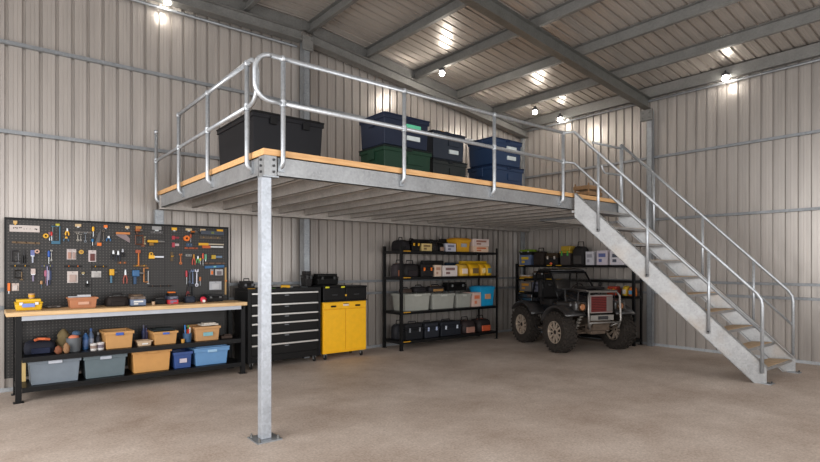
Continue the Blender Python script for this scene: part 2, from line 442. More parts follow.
part(MB().tube([(6.49, GF, RT), (2.04, GF, RT)] + arc((2.04, GF, RT - r), r, 90, 180, 'x') + arc((2.04, GF, RM + r), r, 180, 270, 'x') + [(2.16, GF, RM)], RR, 10), 'top_rail', GALV_L, MZ, smooth=True)
part(MB().tube([(2.16, GF, RM), (6.49, GF, RM)], RR, 10), 'mid_rail', GALV_L, MZ, smooth=True)
part(MB().tube([(GS, 7.02, RT), (GS, 4.74, RT)] + arc((GS, 4.74, RT - r), r, 90, 180, 'y') + arc((GS, 4.74, RM + r), r, 180, 270, 'y') + [(GS, 4.82, RM)], RR, 10), 'top_rail', GALV_L, MZ, smooth=True)
part(MB().tube([(GS, 4.82, RM), (GS, 8.12, RM)], RR, 10), 'mid_rail', GALV_L, MZ, smooth=True)
# short closing rail at the head of the stair
part(MB().tube([(7.25, GF, 3.47), (8.10, GF, 3.49)], .018, 8), 'closing_rail', GALV_L, MZ, smooth=True)
part(MB().tube(arc((7.62, GF, 3.16), .12, 180, 270, 'x') + [(8.10, GF, 3.06)], .018, 8), 'closing_rail', GALV_L, MZ, smooth=True)

# ------------------------------------------------------------------ staircase
ST = thing('staircase', 'open-tread galvanised steel staircase running down from the mezzanine to the floor at the right', 'staircase', (8.22, 2.5, 0))
NX, NY, DX, DY, SW = 6.79, 4.50, 1.43, -2.0, 1.24
OFF = Matrix.Translation((-8.22, -2.5, 0))
def top_z(s): return 2.66 - 2.44 * s
def sk(s, xo, z): return (NX + DX * s + xo, NY + DY * s, z)
def skprism(poly, a, b, m=None):
    m = m or MB(); n = len(poly)
    vs = [sk(s, a, z) for s, z in poly] + [sk(s, b, z) for s, z in poly]
    return m.add(vs, [tuple(range(n)), tuple(range(2 * n - 1, n - 1, -1))] + [(i, n + i, n + (i + 1) % n, (i + 1) % n) for i in range(n)])
V = .37
sB = (2.66 - V) / 2.44
for off, inn in ((0.0, 1), (SW, -1)):
    poly = [(-.005, 2.66), (1.0, .22), (1.0, 0), (sB, 0), (-.005, 2.66 - V + .012)]
    m = skprism(poly, off, off + .012 * inn)
    w = .06 * inn
    skprism([(-.005, 2.66), (1.0, .22), (1.0, .205), (-.005, 2.645)], off, off + w, m)
    skprism([(-.005, 2.66 - V + .012), (sB, 0), (sB, .015), (-.005, 2.66 - V + .027)], off, off + w, m)
    st = part(m, 'stringer', GALV_S, ST)
    cx, cy, _ = sk(.985, off + .03 * inn, 0)
    part(MB().box(cx - .07, cx + .09, cy - .10, cy + .05, 0, .01), 'foot_plate', GALV, st)
    for d in (-.07, .02): part(MB().cyl((cx + .06, cy + d, .01), (cx + .06, cy + d, .028), .011, n=6), 'foot_bolt', DARKG, st)
TREADW = mat((192, 164, 132), .7, 0, .22, 9, .3, name='worn tread surface')
for k in range(1, 11):
    z = 2.66 - .246 * k; s1 = (2.66 - z) / 2.44 - .012; s0 = s1 - .125
    if k == 10: s1 = .99; s0 = s1 - .13
    m = skprism([(s0, z - .04), (s0, z - .006), (s1, z - .006), (s1, z - .04)], .065, SW - .065)
    tr = part(m, 'tread', GALV_S, ST)
    part(skprism([(s0 + .004, z - .006), (s0 + .004, z), (s1 - .012, z), (s1 - .012, z - .006)], .075, SW - .075), 'tread_surface', TREADW, tr)
def srail(xo, h, start, s1):
    p = [start] + [sk(.0, xo, 2.66 + h)] if start else [sk(.0, xo, 2.66 + h)]
    return p + [sk(.5 * s1, xo, top_z(.5 * s1) + h), sk(s1, xo, top_z(s1) + h)]
# near side rails
e = .955
def endcurve(xo, s, h, zend):
    a = sk(s, xo, top_z(s) + h); b = sk(s + .022, xo, top_z(s) + h - .085); c = sk(s + .028, xo, top_z(s) + h - .16)
    return [a, b, c, sk(s + .028, xo, zend)]
for xo, posts, st0 in ((-.03, (.135, .402, .72), True), (SW + .03, (.0, .2, .485, .77), False)):
    top = srail(xo, .89, (6.49 if st0 else 8.10, GF, RT if st0 else 3.49), e)
    part(MB().tube(top + endcurve(xo, e, .89, top_z(e + .028) - .12)[1:], .021, 10), 'handrail', GALV_L, ST, smooth=True)
    mid = srail(xo, .43, (6.49 if st0 else 8.10, GF, RM if st0 else 3.06), e + .028)
    part(MB().tube(mid, .018, 8), 'knee_rail', GALV_L, ST, smooth=True)
    for s in posts:
        zt = top_z(s)
        dz_ = .25 if xo < 0 else .13
        p = part(MB().tube([sk(s, xo, zt - dz_), sk(s, xo, zt + .89)], .02, 10), 'rail_post', GALV_L, ST, smooth=True)
        inn = 1 if xo < 0 else -1
        x_, y_, z_ = sk(s, xo, zt - dz_ + .03)
        part(MB().cyl((x_ - .025 * inn, y_, z_), (x_ + .03 * inn, y_, z_), .014, n=8), 'fixing_bolt', DARKG, p)
OFF = Matrix.Identity(4)

# ------------------------------------------------------------------ lamps
def lamp(loc, label, power, wall=None):
    t = thing('work_light', label, 'lamp', loc, 0, 'small bright lamps under the roof steel')
    MB().lathe([(.07, .055), (.045, .09), (.015, .10), (.012, .14)], 18).build('lamp_housing', DARKG, t, smooth=True)
    MB().ball((0, 0, 0), .052, (1, 1, .9), 18).build('bulb', mat((255, 250, 240), .5, 0, 0, emit=60), t, smooth=True)
    ld = bpy.data.lights.new('lamp_light', 'POINT'); ld.energy = power; ld.color = (1, .93, .83); ld.shadow_soft_size = .07
    lo = bpy.data.objects.new('lamp_light', ld); COL.objects.link(lo); lo.parent = t; lo.location = (0, 0, -.12)
lamp((2.12, 8.22, 5.44), 'bright lamp at top left on the tube under the gable beam', 2.5)
lamp((6.85, 7.46, 5.26), 'bright lamp under the purlin above the blue and green storage boxes', 20)
lamp((9.22, 7.1, 4.87), 'bright lamp under the purlin nearest the far corner of the shed', 24)
lamp((10.24, 7.19, 4.91), 'bright lamp on the right wall tube just right of the shed corner', 2.5)
lamp((10.22, 3.74, 4.90), 'bright lamp on the right wall tube near the right edge', 3.5)

# ------------------------------------------------------------------ generic containers (local frame: front is -y, base centre at origin)
def tote(name, label, cat, loc, rz, w, d, h, m, lid=None, plate=None, rim=True, group=None, handle=True, taper=.07):
    t = thing(name, label, cat, loc, rz, group)
    hb = h - (.035 if lid else 0)
    tx = w * taper * .5 + .004; ty = d * taper * .5 + .004; k = .012
    b = MB().box(-w / 2 + .012, w / 2 - .012, -d / 2 + .012, d / 2 - .012, 0, hb - .004, tx=tx, ty=ty)
    if not lid:   # open shell
        b = MB()
        o = [(-w / 2 + .012, -d / 2 + .012), (w / 2 - .012, -d / 2 + .012), (w / 2 - .012, d / 2 - .012), (-w / 2 + .012, d / 2 - .012)]
        def ring(z, ins, f): return [(x * (1 - f * tx * 2 / w) - math.copysign(ins, x), y * (1 - f * ty * 2 / d) - math.copysign(ins, y), z) for x, y in o]
        b.loft([ring(.012, k, 1), ring(0, 0, 1), ring(hb, 0, 0), ring(hb, k, 0), ring(.02, k, 1)][1:])
    b.build('body', m, t, bevel=.008)
    if rim:
        r_ = MB()
        for x0, x1, y0, y1 in ((-w / 2, w / 2, -d / 2, -d / 2 + .015), (-w / 2, w / 2, d / 2 - .015, d / 2), (-w / 2, -w / 2 + .015, -d / 2 + .015, d / 2 - .015), (w / 2 - .015, w / 2, -d / 2 + .015, d / 2 - .015)):
            r_.box(x0, x1, y0, y1, hb - min(.045, h * .16), hb)
        r_.build('rim', m, t, bevel=.003)
    if lid:
        l_ = MB().box(-w / 2 - .006, w / 2 + .006, -d / 2 - .006, d / 2 + .006, hb, hb + .02).box(-w / 2 + .03, w / 2 - .03, -d / 2 + .03, d / 2 - .03, hb + .02, h)
        l_.build('lid', lid, t, bevel=.006)
    if handle:
        MB().box(-w * .13, w * .13, -d / 2 - .012, -d / 2 + .004, hb - min(.05, h * .22), hb - min(.012, h * .06)).build('handle', plate or m, t, bevel=.004)
    elif plate:
        MB().box(-w * .18, w * .18, -d / 2 - .004, -d / 2 + .012, h * .35, h * .6).build('label_card', plate, t)
    return t
def toolbox(name, label, loc, rz, w, d, h, m, acc=None, lidm=None, group=None, cat='toolbox', handle=True):
    t = thing(name, label, cat, loc, rz, group); lidm = lidm or m
    hh = .045 if handle else 0.0; H = h - hh
    MB().box(-w / 2, w / 2, -d / 2, d / 2, 0, H * .6, tx=.012, ty=.012).build('body', m, t, bevel=.01)
    MB().box(-w / 2 - .004, w / 2 + .004, -d / 2 - .004, d / 2 + .004, H * .62, H * .74).box(-w / 2 + .015, w / 2 - .015, -d / 2 + .02, d / 2 - .02, H * .74, H).build('lid', lidm, t, bevel=.012)
    for s in (-1, 1): MB().box(s * w * .28 - .018, s * w * .28 + .018, -d / 2 - .014, -d / 2 + .002, H * .48, H * .74).build('latch', acc or STEEL, t, bevel=.003)
    if handle:
        MB().tube([(-w * .22, 0, H - .01), (-w * .2, 0, h - .008), (w * .2, 0, h - .008), (w * .22, 0, H - .01)], .009, 8).build('handle', m, t)
    return t
def bag(name, label, loc, rz, w, d, h, m, acc=None, group=None, cat='tool bag'):
    t = thing(name, label, cat, loc, rz, group)
    H = h * .78; rings = []
    for z, f in ((0, .92), (.04 * H, .99), (.45 * H, 1.0), (.8 * H, .93), (.95 * H, .72), (H, .45)):
        rings.append([(w / 2 * f * math.copysign(abs(math.cos(a)) ** .45, math.cos(a)), d / 2 * (f if f < .95 else 1) * math.copysign(abs(math.sin(a)) ** .45, math.sin(a)), z) for a in [2 * PI * k / 20 for k in range(20)]])
    MB().loft(rings).build('body', m, t, smooth=True)
    MB().box(-w * .3, w * .3, -d / 2 - .02, -d / 2 + .02, .05 * H, .5 * H).build('pocket', acc or m, t, bevel=.01)
    MB().tube([(-w * .26, 0, H * .85), (-w * .2, 0, h * .97), (w * .2, 0, h * .97), (w * .26, 0, H * .85)], .011, 8).build('handle', BLK2, t, smooth=True)
    MB().tube([(-w * .33, -d * .12, H * .96), (0, -d * .14, H * 1.0), (w * .33, -d * .12, H * .96)], .006, 6).build('zip', STEEL if not acc else acc, t)
    return t
def carton(name, label, loc, rz, w, d, h, m, mark=None, group=None, cat='box', flap=True):
    t = thing(name, label, cat, loc, rz, group)
    MB().box(-w / 2, w / 2, -d / 2, d / 2, 0, h).build('body', m, t, bevel=.003)
    if mark:
        q = MB().box(-w * .32, w * .32, -d / 2 - .003, -d / 2 + .001, h * .55, h * .8)
        q.box(-w * .3, -w * .02, -d / 2 - .003, -d / 2 + .001, h * .2, h * .42)
        q.build('printed_label', mark, t)
    if flap: MB().box(-w / 2 + .002, w / 2 - .002, -.012, .012, h, h + .002).build('tape_strip', WHITE if not mark else mark, t)
    return t
def pack(name, label, loc, rz, w, d, h, m, mark, group=None, cat='pack'):       # soft bag of granules / pouch with closed top
    t = thing(name, label, cat, loc, rz, group)
    rings = []
    for z, fx, fy in ((0, .9, .9), (.06, 1, 1), (.5, 1.0, 1.0), (.85, .96, .7), (1.0, .9, .15)):
        rings.append([(w / 2 * fx * math.copysign(abs(math.cos(a)) ** .5, math.cos(a)), d / 2 * fy * math.copysign(abs(math.sin(a)) ** .5, math.sin(a)), z * h) for a in [2 * PI * k / 16 for k in range(16)]])
    MB().loft(rings).build('body', m, t, smooth=True)
    MB().box(-w * .3, w * .3, -d / 2 - .004, -d / 2 + .01, h * .2, h * .62).build('printed_label', mark, t, bevel=.003)
    return t
def pot(name, label, loc, r0, h, m, cat='pot', sticks=None, band=None, group=None):
    t = thing(name, label, cat, loc, 0, group)
    MB().lathe([(r0 * .82, 0), (r0, h), (r0 * .9, h), (r0 * .75, .01)], 20).build('body', m, t, smooth=False)
    if band: MB().lathe([(r0 * .905, h * .3), (r0 * .975, h * .75)], 20, Matrix.Diagonal((1.02, 1.02, 1, 1)), caps=False).build('label_band', band, t)
    if sticks:
        for i, c in enumerate(sticks):
            a = i * 2.4; q = r0 * .45
            MB().cyl((q * math.cos(a) * .8, q * math.sin(a) * .8, .015), (q * math.cos(a) * 1.3, q * math.sin(a) * 1.3, h * (1.7 + .3 * math.sin(i * 5))), .011, n=8).build('rod', c, t)
    return t
def bottle(name, label, loc, r, h, m, cap, cat='bottle', group=None, band=None):
    t = thing(name, label, cat, loc, 0, group)
    MB().lathe([(r * .9, 0), (r, .01), (r, h * .62), (r * .4, h * .8), (r * .35, h * .86)], 18).build('body', m, t, smooth=False)
    MB().lathe([(r * .42, h * .84), (r * .42, h * .98), (r * .3, h)], 14).build('cap', cap, t)
    if band: MB().lathe([(r * 1.02, h * .15), (r * 1.02, h * .5)], 18, caps=False).build('label_band', band, t)
    return t

# placing by survey on shelves along the back wall (yf = front plane of the item)
def bk(px0, px1, pyt, yf, d, z):
    x0, t0 = on_y(px0, yf); x1, t1 = on_y(px1, yf)
    h = zz(pyt, (t0 + t1) / 2) - z
    return ((x0 + x1) / 2, yf + d / 2, z), x1 - x0, h
def rk(px0, px1, pyt, xf, d, z):
    y0, t0 = on_x(px0, xf); y1, t1 = on_x(px1, xf)
    h = zz(pyt, (t0 + t1) / 2) - z
    return (xf + d / 2, (y0 + y1) / 2, z), y0 - y1, h
RR_ = -PI / 2

# ------------------------------------------------------------------ storage boxes on the deck
DZ = 2.661
LB = K(44, 42, 44, .5)
t = tote('storage_chest', 'large black lidded trunk on the deck behind the corner guard rail', 'trunk', (2.73, 6.08, DZ), 0, .88, 1.12, .64, K(22, 22, 26, .45), lid=K(15, 15, 16, .5), handle=False, taper=.04)
for sx in (-1, 1): MB().box(sx * .2 - .04, sx * .2 + .04, -.58, -.56, .5, .585).build('latch', K(15, 15, 16, .5), t, bevel=.006)
MB().box(-.3, .3, -.35, .35, .64, .665).build('lid_panel', K(22, 22, 24, .5), t, bevel=.01)
def deckbox(label, x0, x1, yf, d, z, h, body, lid, card, card2=None):
    t = tote('storage_box', label, 'storage box', ((x0 + x1) / 2, yf + d / 2, z), 0, x1 - x0, d, h, body, lid=lid, handle=False, taper=.02, group='lidded storage boxes stacked on the mezzanine deck')
    w = x1 - x0
    MB().box(-w * .02, w * .3, -d / 2 - .002, -d / 2 + .02, h * .5, h * .72).build('label_card', card, t)
    if card2: MB().box(w * .0, w * .28, -d / 2 - .002, -d / 2 + .02, h * .22, h * .36).build('label_card', card2, t)
    for s in (-1, 1): MB().box(s * w * .5 - .012, s * w * .5 + .012, -.06, .06, h * .6, h * .9).build('clip_handle', body, t, bevel=.004)
    MB().box(-w * .06, w * .06, -d / 2 - .014, -d / 2 + .0, h - .06, h - .015).build('latch', lid, t, bevel=.003)
    return t
NAVY = K(30, 37, 54, .4); GREEN = K(28, 54, 40, .45); SLATE = K(46, 52, 62, .42); BLUE = K(26, 48, 78, .45); CHAR = K(44, 48, 48, .42)
CW = K(196, 205, 205, .6); CG = K(92, 188, 150, .5)
deckbox('dark green lidded box under the navy box, left stack on the deck', 3.84, 4.62, 5.23, .55, DZ, .44, GREEN, K(20, 28, 28, .45), GREEN, CW)
deckbox('navy lidded box with green label on top of the dark green box', 3.84, 4.58, 5.23, .55, DZ + .44, .40, NAVY, K(26, 34, 54, .42), CG, CW)
deckbox('dark charcoal lidded box at the bottom of the middle stack on the deck', 4.84, 5.50, 5.45, .5, DZ, .43, CHAR, K(26, 30, 34, .45), CHAR, K(150, 158, 155, .6))
deckbox('slate blue lidded box with yellow item on its lid, top of the middle stack', 4.84, 5.46, 5.45, .5, DZ + .43, .39, SLATE, K(34, 40, 52, .42), SLATE, CW)
deckbox('bright blue lidded box at the bottom of the right stack on the deck', 5.80, 6.50, 5.22, .52, DZ, .43, BLUE, K(18, 34, 60, .45), BLUE, CW)
deckbox('bright blue lidded box with white label on top of the right stack', 5.80, 6.46, 5.22, .52, DZ + .43, .40, BLUE, K(20, 38, 66, .45), CW, CW)
t = thing('hand_torch', 'small yellow item lying on the slate blue box lid', 'torch', (5.2, 5.62, DZ + .823)); MB().cyl((-.07, 0, .025), (.05, .02, .025), .024).build('body', YEL, t); MB().cyl((.05, .02, .025), (.09, .026, .025), .03, .034).build('head', BLACK, t)
tag(MB().box(-.04, .04, -.03, .03, 0, .03).box(-.02, .02, -.02, .02, .03, .05).build('tape_roll', K(170, 130, 70), bevel=.004), 'small brown tape block lying on the navy box lid', 'tape').location = (4.3, 5.5, DZ + .843)
tag(MB().box(-.04, .04, -.03, .03, 0, .03).box(-.02, .025, -.02, .02, .03, .045).build('padlock', K(120, 104, 84, .4), bevel=.004), 'small brass padlock lying on the bright blue top box lid', 'padlock').location = (6.15, 5.4, DZ + .833)
# small wooden crate behind the head of the stair
CRW = mat_wood((120, 92, 64), (150, 118, 84), 'crate wood')
t = thing('wooden_crate', 'small open wooden crate on the deck at the head of the stair', 'crate', (7.98, 5.05, DZ))
MB().box(-.2, .2, -.15, .15, 0, .015).build('base', CRW, t)
for (x0, x1, y0, y1) in ((-.2, .2, -.15, -.135), (-.2, .2, .135, .15), (-.2, -.185, -.135, .135), (.185, .2, -.135, .135)):
    for z0 in (.02, .1, .2): MB().box(x0, x1, y0, y1, z0, z0 + .06).build('side_board', CRW, t)
for sx in (-1, 1):
    for sy in (-1, 1): MB().box(sx * .175 - .012, sx * .175 + .012, sy * .125 - .008, sy * .125 + .008, 0.015, .3).build('corner_post', CRW, t)
MB().box(-.12, .1, -.1, .08, .015, .2).build('inner_pack', K(90, 70, 48), t)

# ------------------------------------------------------------------ workbench
WB = thing('workbench', 'long black steel workbench with pale timber top and two open shelves, against the left wall', 'workbench', (1.65, 7.95, 0))
bx0, bx1, byf, byb = .315, 3.04, 7.60, 8.17
def wl(mb, name, m, bevel=0, parent=None): mb.v = [(v[0] - 1.65, v[1] - 7.95, v[2]) for v in mb.v]; return mb.build(name, m, parent or WB, bevel)
wl(MB().box(bx0 - .085, bx1 + .02, byf - .03, byb, 1.005, 1.055), 'bench_top', BENCHW, .004)
wl(MB().box(bx0 + .06, bx1 - .03, byf, byf + .03, .95, 1.004), 'front_apron', K(170, 174, 182, .4, .3))
for x in (bx0, bx1 - .06):
    for y in (byf, byb - .06):
        lg = wl(MB().box(x, x + .006, y, y + .06, .008, 1.004).box(x + .054, x + .06, y, y + .06, .008, 1.004).box(x + .006, x + .054, y, y + .008, .008, 1.004), 'leg', BLACKM)
        wl(MB().box(x - .02, x + .08, y - .02, y + .08, 0, .008), 'foot_plate', BLACKM, parent=lg)
for z in (.17, .52):
    wl(MB().box(bx0 + .062, bx1 - .062, byf + .01, byb - .02, z - .012, z).box(bx0 + .062, bx1 - .062, byf + .005, byf + .012, z - .06, z).box(bx0 + .062, bx1 - .062, byb - .03, byb - .022, z - .05, z), 'shelf', BLACKM)
for x in (bx0 + .01, bx1 - .05): wl(MB().box(x, x + .04, byf + .062, byb - .062, .13, .17).box(x, x + .04, byf + .062, byb - .062, .48, .52).box(x, x + .04, byf + .062, byb - .062, .95, 1.0), 'side_brace', BLACKM)

# pegboard
PB = thing('pegboard', 'large black perforated tool board mounted on the wall above the workbench', 'pegboard', (1.62, 8.20, .2))
pbm = MB().box(-1.37, 1.37, -.006, .006, .0, 1.96)
pbm.build('panel', PEG, PB)
fr = MB().box(-1.39, 1.39, -.0063, .02, 1.96, 1.99).box(-1.39, -1.37, -.0063, .02, 0, 1.96).box(1.37, 1.39, -.0063, .02, 0, 1.96)
fr.build('frame', BLACKM, PB)
for x in (-.46, .46): MB().box(x - .003, x + .003, -.0063, -.006, 0, 1.96).build('panel_joint', BLACK, PB)
PY = 8.1933   # front face of the board

# ------------------------------------------------------------------ tools hanging on the board
def bp(px, py):
    x, t = on_y(px, PY); return x, zz(py, t), t
def sz(px, w, h):
    x0, t0 = on_y(px - w / 2, PY); x1, t1 = on_y(px + w / 2, PY); return x1 - x0, h * (t0 + t1) / 2 / FL
CATG = {}
def tool(kind, px, py, wpx, hpx, c, label, c2=None, ang=0, name=None):
    x, z, t_ = bp(px, py); w, h = sz(px, wpx * (1.0 if kind in ('rail','level','clip','long_tool') else 1.2), hpx * (1.35 if kind in ('rail','level','clip','long_tool') else 1.15))
    c2 = c2 or STEEL; nm = name or kind
    cat = nm.replace('_', ' ')
    t = thing(nm, label, cat, (x, PY, z), 0, cat + 's and other tools hanging on the pegboard')
    t.rotation_euler = (0, math.radians(ang), 0)
    y0, y1 = -.03, -.008
    def bx(n, a, b, zc, zd, m, ya=y0, yb=y1, bev=.002): return MB().box(a, b, ya, yb, zc, zd).build(n, m, t, bevel=bev)
    if kind == 'hammer':
        MB().cyl((0, -.022, -h / 2), (0, -.022, h * .3), .011, .009).build('handle', c, t)
        bx('head', -w / 2, w * .3, h * .3, h / 2, c2, -.036, -.008); 
    elif kind == 'screwdriver':
        MB().lathe([(.008, 0), (.014, .01), (.015, h * .35), (.009, h * .45)], 10, Matrix.Translation((0, -.02, 0))).build('handle', c, t)
        MB().cyl((0, -.02, -h / 2), (0, -.02, 0), .004, n=8).build('shaft', c2, t)
    elif kind == 'long_tool':        # horizontal handle left, blade right
        bx('handle', -w / 2, -w * .12, -h / 2, h / 2, c); bx('blade', -w * .12, w / 2, -h * .22, h * .3, c2, -.022, -.012)
    elif kind == 'handsaw':
        MB().prism([(-w / 2, h * .5), (w * .2, h * .35), (w * .5, -h * .1), (w * .5, -h * .5), (-w * .5, h * .2)], -.02, -.014, 'y').build('blade', c2, t)
        bx('handle', -w / 2, w / 2, h * .3, h * .5, c, -.032, -.006)
    elif kind == 'pliers':
        for s in (-1, 1):
            MB().tube([(s * w * .3, -.02, -h / 2), (s * w * .35, -.02, -h * .2), (s * .006, -.02, h * .12)], .009, 8).build('grip', c, t)
        MB().prism([(-w * .2, h * .1), (w * .2, h * .1), (w * .12, h * .5), (-w * .12, h * .5)], -.028, -.01, 'y').build('jaws', c2, t)
    elif kind == 'wrench':
        m = MB().box(-w * .14, w * .14, -.022, -.012, -h * .38, h * .38)
        m.lathe([(w * .25, -.006), (w * .5, -.006), (w * .5, .006), (w * .25, .006), (w * .25, -.006)], 12, Matrix.Translation((0, -.017, -h * .4)) @ Matrix.Rotation(PI / 2, 4, 'X'))
        m.prism([(-w * .5, h * .36), (w * .5, h * .36), (w * .5, h * .5), (w * .2, h * .5), (w * .2, h * .42), (-w * .2, h * .42), (-w * .2, h * .5), (-w * .5, h * .5)], -.022, -.012, 'y')
        m.build('body', c, t); MB().cyl((0, -.03, h * .3), (0, .0007, h * .3), .005, n=6).build('hook', BLACK, t)
    elif kind == 'drill':
        bx('body', -w * .5, w * .1, h * .05, h * .5, c, -.07, -.008, .008); bx('grip', -w * .4, -w * .15, -h * .5, h * .05, c2, -.055, -.02, .006)
        MB().cyl((w * .1, -.038, h * .28), (w * .5, -.038, h * .28), .022, .01).build('chuck', STEEL, t)
    elif kind == 'card_pack':
        bx('card', -w / 2, w / 2, -h / 2, h / 2, c, -.012, -.008, 0); bx('blister', -w * .3, w * .3, -h * .42, h * .2, c2, -.026, -.012, .004)
        MB().cyl((0, -.03, h * .42), (0, .0007, h * .42), .004, n=6).build('hook', BLACK, t)
    elif kind == 'tape_measure':
        MB().lathe([(w * .48, -.014), (w * .5, 0), (w * .48, .014)], 16, Matrix.Translation((0, -.024, 0)) @ Matrix.Rotation(PI / 2, 4, 'X')).build('body', c, t)
        MB().lathe([(w * .25, -.0165), (w * .25, .0165)], 12, Matrix.Translation((0, -.024, 0)) @ Matrix.Rotation(PI / 2, 4, 'X')).build('centre_disc', c2, t)
    elif kind == 'hacksaw':
        MB().tube([(-w / 2, -.02, h / 2), (w / 2, -.02, h / 2), (w / 2, -.02, -h / 2)], .007, 8).build('frame', c, t)
        bx('blade', -w * .42, -w * .3, -h / 2, h * .48, c2, -.022, -.018, 0); bx('handle', -w / 2, w * .55, -h / 2 - .02, -h / 2 + .02, c)
    elif kind == 'level':
        bx('body', -w / 2, w / 2, -h / 2, h / 2, c, -.04, -.008); bx('vial', -w * .06, w * .06, -h * .25, h * .3, c2, -.043, -.04, 0)
    elif kind == 'clamp':
        MB().tube([(w * .4, -.02, h / 2), (-w / 2, -.02, h / 2), (-w / 2, -.02, -h / 2), (w * .4, -.02, -h / 2)], .009, 8).build('frame', c, t)
        MB().cyl((w * .4, -.02, -h / 2 - .02), (w * .4, -.02, h * .3), .006).build('screw', c2, t); bx('tommy_bar', w * .15, w * .6, -h / 2 - .03, -h / 2 - .018, c2)
    elif kind == 'brush':
        bx('handle', -w * .2, w * .2, -h / 2, 0, c); bx('bristles', -w / 2, w / 2, h * .06, h / 2, c2); bx('ferrule', -w * .45, w * .45, 0, h * .08, STEEL)
    elif kind == 'rail':
        bx('strip', -w / 2, w / 2, -h / 2, h / 2, c, -.016, -.008, 0)
        for i in range(max(2, int(w / .09))):
            xx = -w / 2 + (i + .5) * w / max(2, int(w / .09)); MB().tube([(xx, -.012, 0), (xx, -.04, -.004), (xx, -.045, .012)], .004, 6).build('hook', c2, t)
    elif kind == 'clip':
        bx('body', -w / 2, w / 2, -h / 2, h / 2, c, -.028, -.002, .003); bx('tab', -w * .2, w * .2, -h * .8, -h * .4, c2, -.02, -.01, 0)
    elif kind == 'roll':
        MB().lathe([(w * .22, -.02), (w * .5, -.02), (w * .5, .02), (w * .22, .02), (w * .22, -.02)], 18, Matrix.Translation((0, -.03, 0)) @ Matrix.Rotation(PI / 2, 4, 'X')).build('tape', c, t)
        MB().cyl((0, -.055, 0), (0, .0007, 0), .006, n=6).build('hook', c2, t)
    elif kind == 'square':
        bx('stock', -w / 2, -w * .3, -h / 2, h / 2, c); bx('blade', -w * .3, w / 2, h * .25, h / 2, c2, -.02, -.014, 0)
    if kind in ('hammer', 'screwdriver', 'long_tool', 'handsaw', 'pliers', 'hacksaw', 'clamp', 'brush', 'level', 'tape_measure', 'drill', 'rail', 'clip'):
        zc = h * .2 if kind not in ('rail', 'level', 'long_tool', 'clip') else 0
        MB().cyl((-w * (.3 if kind in ('long_tool', 'level') else 0), -.02, zc), (-w * (.3 if kind in ('long_tool', 'level') else 0), .0007, zc), .004, n=6).build('hook', BLACK, t)
    return t
K_full = K
def K(r, g, b, rough=.5, metal=0.0, **k): return K_full(int(r * .84), int(g * .84), int(b * .84), rough, metal, **k)
tool('clip', 15.2, 222.3, 4, 2.2, K(232, 190, 120), 'pale yellow clip on the top edge of the pegboard near its left corner', YEL)
tool('clip', 57.5, 224.8, 4, 1.6, K(200, 190, 40), 'lime yellow clip on the top edge above the blue hacksaw')
tool('clip', 78, 225.4, 6, 2, K(226, 196, 150), 'cream clip on the top edge right of the lime yellow clip')
tool('clip', 105.5, 226.5, 3.5, 2, ORA, 'orange clip on the top edge above the grey triangular blade')
tool('clip', 127, 227.3, 4, 1.8, K(226, 196, 150), 'cream clip on the top edge above the orange handsaw')
tool('clip', 138.3, 228, 5.5, 2.4, K(210, 140, 60), 'ochre clip on the top edge straight above the orange hammer')
tool('clip', 156.5, 228.2, 9, 2.6, K(168, 168, 168), 'long grey clip on the top edge in front of the steel column')
tool('clip', 174, 229, 5, 2, YEL2, 'golden clip on the top edge above the two red tools')
tool('clip', 188.5, 229.6, 6, 1.6, K(232, 205, 160), 'thin cream clip on the top edge above the orange handle')
tool('clip', 202.5, 230.3, 5, 1.8, K(226, 196, 150), 'cream clip on the top edge above the grey spirit level')
tool('clip', 219.5, 230.8, 6, 2, YEL2, 'golden clip on the top edge at the right corner of the pegboard')
# white sign strip with dark marks
x, z, t_ = bp(24.7, 228.7); w, h = sz(24.7, 30, 6.6)
sg = thing('sign', 'long white name strip with small dark marks at the top left of the pegboard', 'sign', (x, PY, z))
MB().box(-w / 2, w / 2, -.016, -.006, -h / 2, h / 2).build('plate', K(226, 214, 208, .5), sg)
q = MB()
for i, (a, wd, hh, dz) in enumerate(((-.38, .03, .2, .05), (-.33, .04, .14, .12), (-.27, .03, .26, .05), (-.19, .05, .12, .12), (-.13, .03, .16, .14), (-.03, .012, .22, -.05), (.06, .012, .22, 0), (.17, .02, .1, 0), (.33, .05, .14, .0), (.38, .04, .2, -.06))):
    q.box(w * a, w * (a + wd), -.0175, -.0158, h * (dz - hh / 2), h * (dz + hh / 2))
q.build('lettering', K(50, 44, 44), sg)
tool('rail', 26, 242.8, 28, 1.4, K(120, 92, 60), 'brown wooden hook strip under the white name strip', BLACK, ang=1.5, name='hook_strip')
tool('roll', 45.5, 236, 4.6, 4.2, YEL2, 'yellow tape roll left of the red handled screwdrivers', BLACK, name='tape_roll')
tool('screwdriver', 49.4, 236, 3, 8, K(150, 110, 120), 'screwdriver with dull grey grip beside the yellow tape roll')
tool('screwdriver', 51.3, 236, 3, 8, RED, 'red handled screwdriver next to the blue hacksaw')
tool('hacksaw', 55.5, 234.5, 7, 14, K(60, 120, 150), 'blue framed hacksaw in the top row of the pegboard', K(120, 130, 135))
tool('pliers', 67, 232, 4, 6, YEL2, 'yellow gripped pliers to the right of the blue hacksaw')
tool('pliers', 66, 239, 6, 4, K(70, 110, 140), 'short blue pliers below the yellow gripped pliers', YEL2)
tool('rail', 83, 232.5, 17, 1.2, K(110, 104, 98), 'thin grey steel hook strip in the top row', STEEL, name='hook_strip')
tool('wrench', 77.5, 237, 2.2, 7, K(170, 162, 150, .35, .6), 'pale steel wrench, leftmost below the thin grey hook strip')
tool('wrench', 80.5, 237.5, 2, 6, K(150, 145, 138, .35, .6), 'short steel wrench, second below the thin grey hook strip')
tool('wrench', 85.2, 237.5, 2.4, 8.5, K(112, 118, 126, .35, .6), 'long dark wrench, rightmost below the thin grey hook strip')
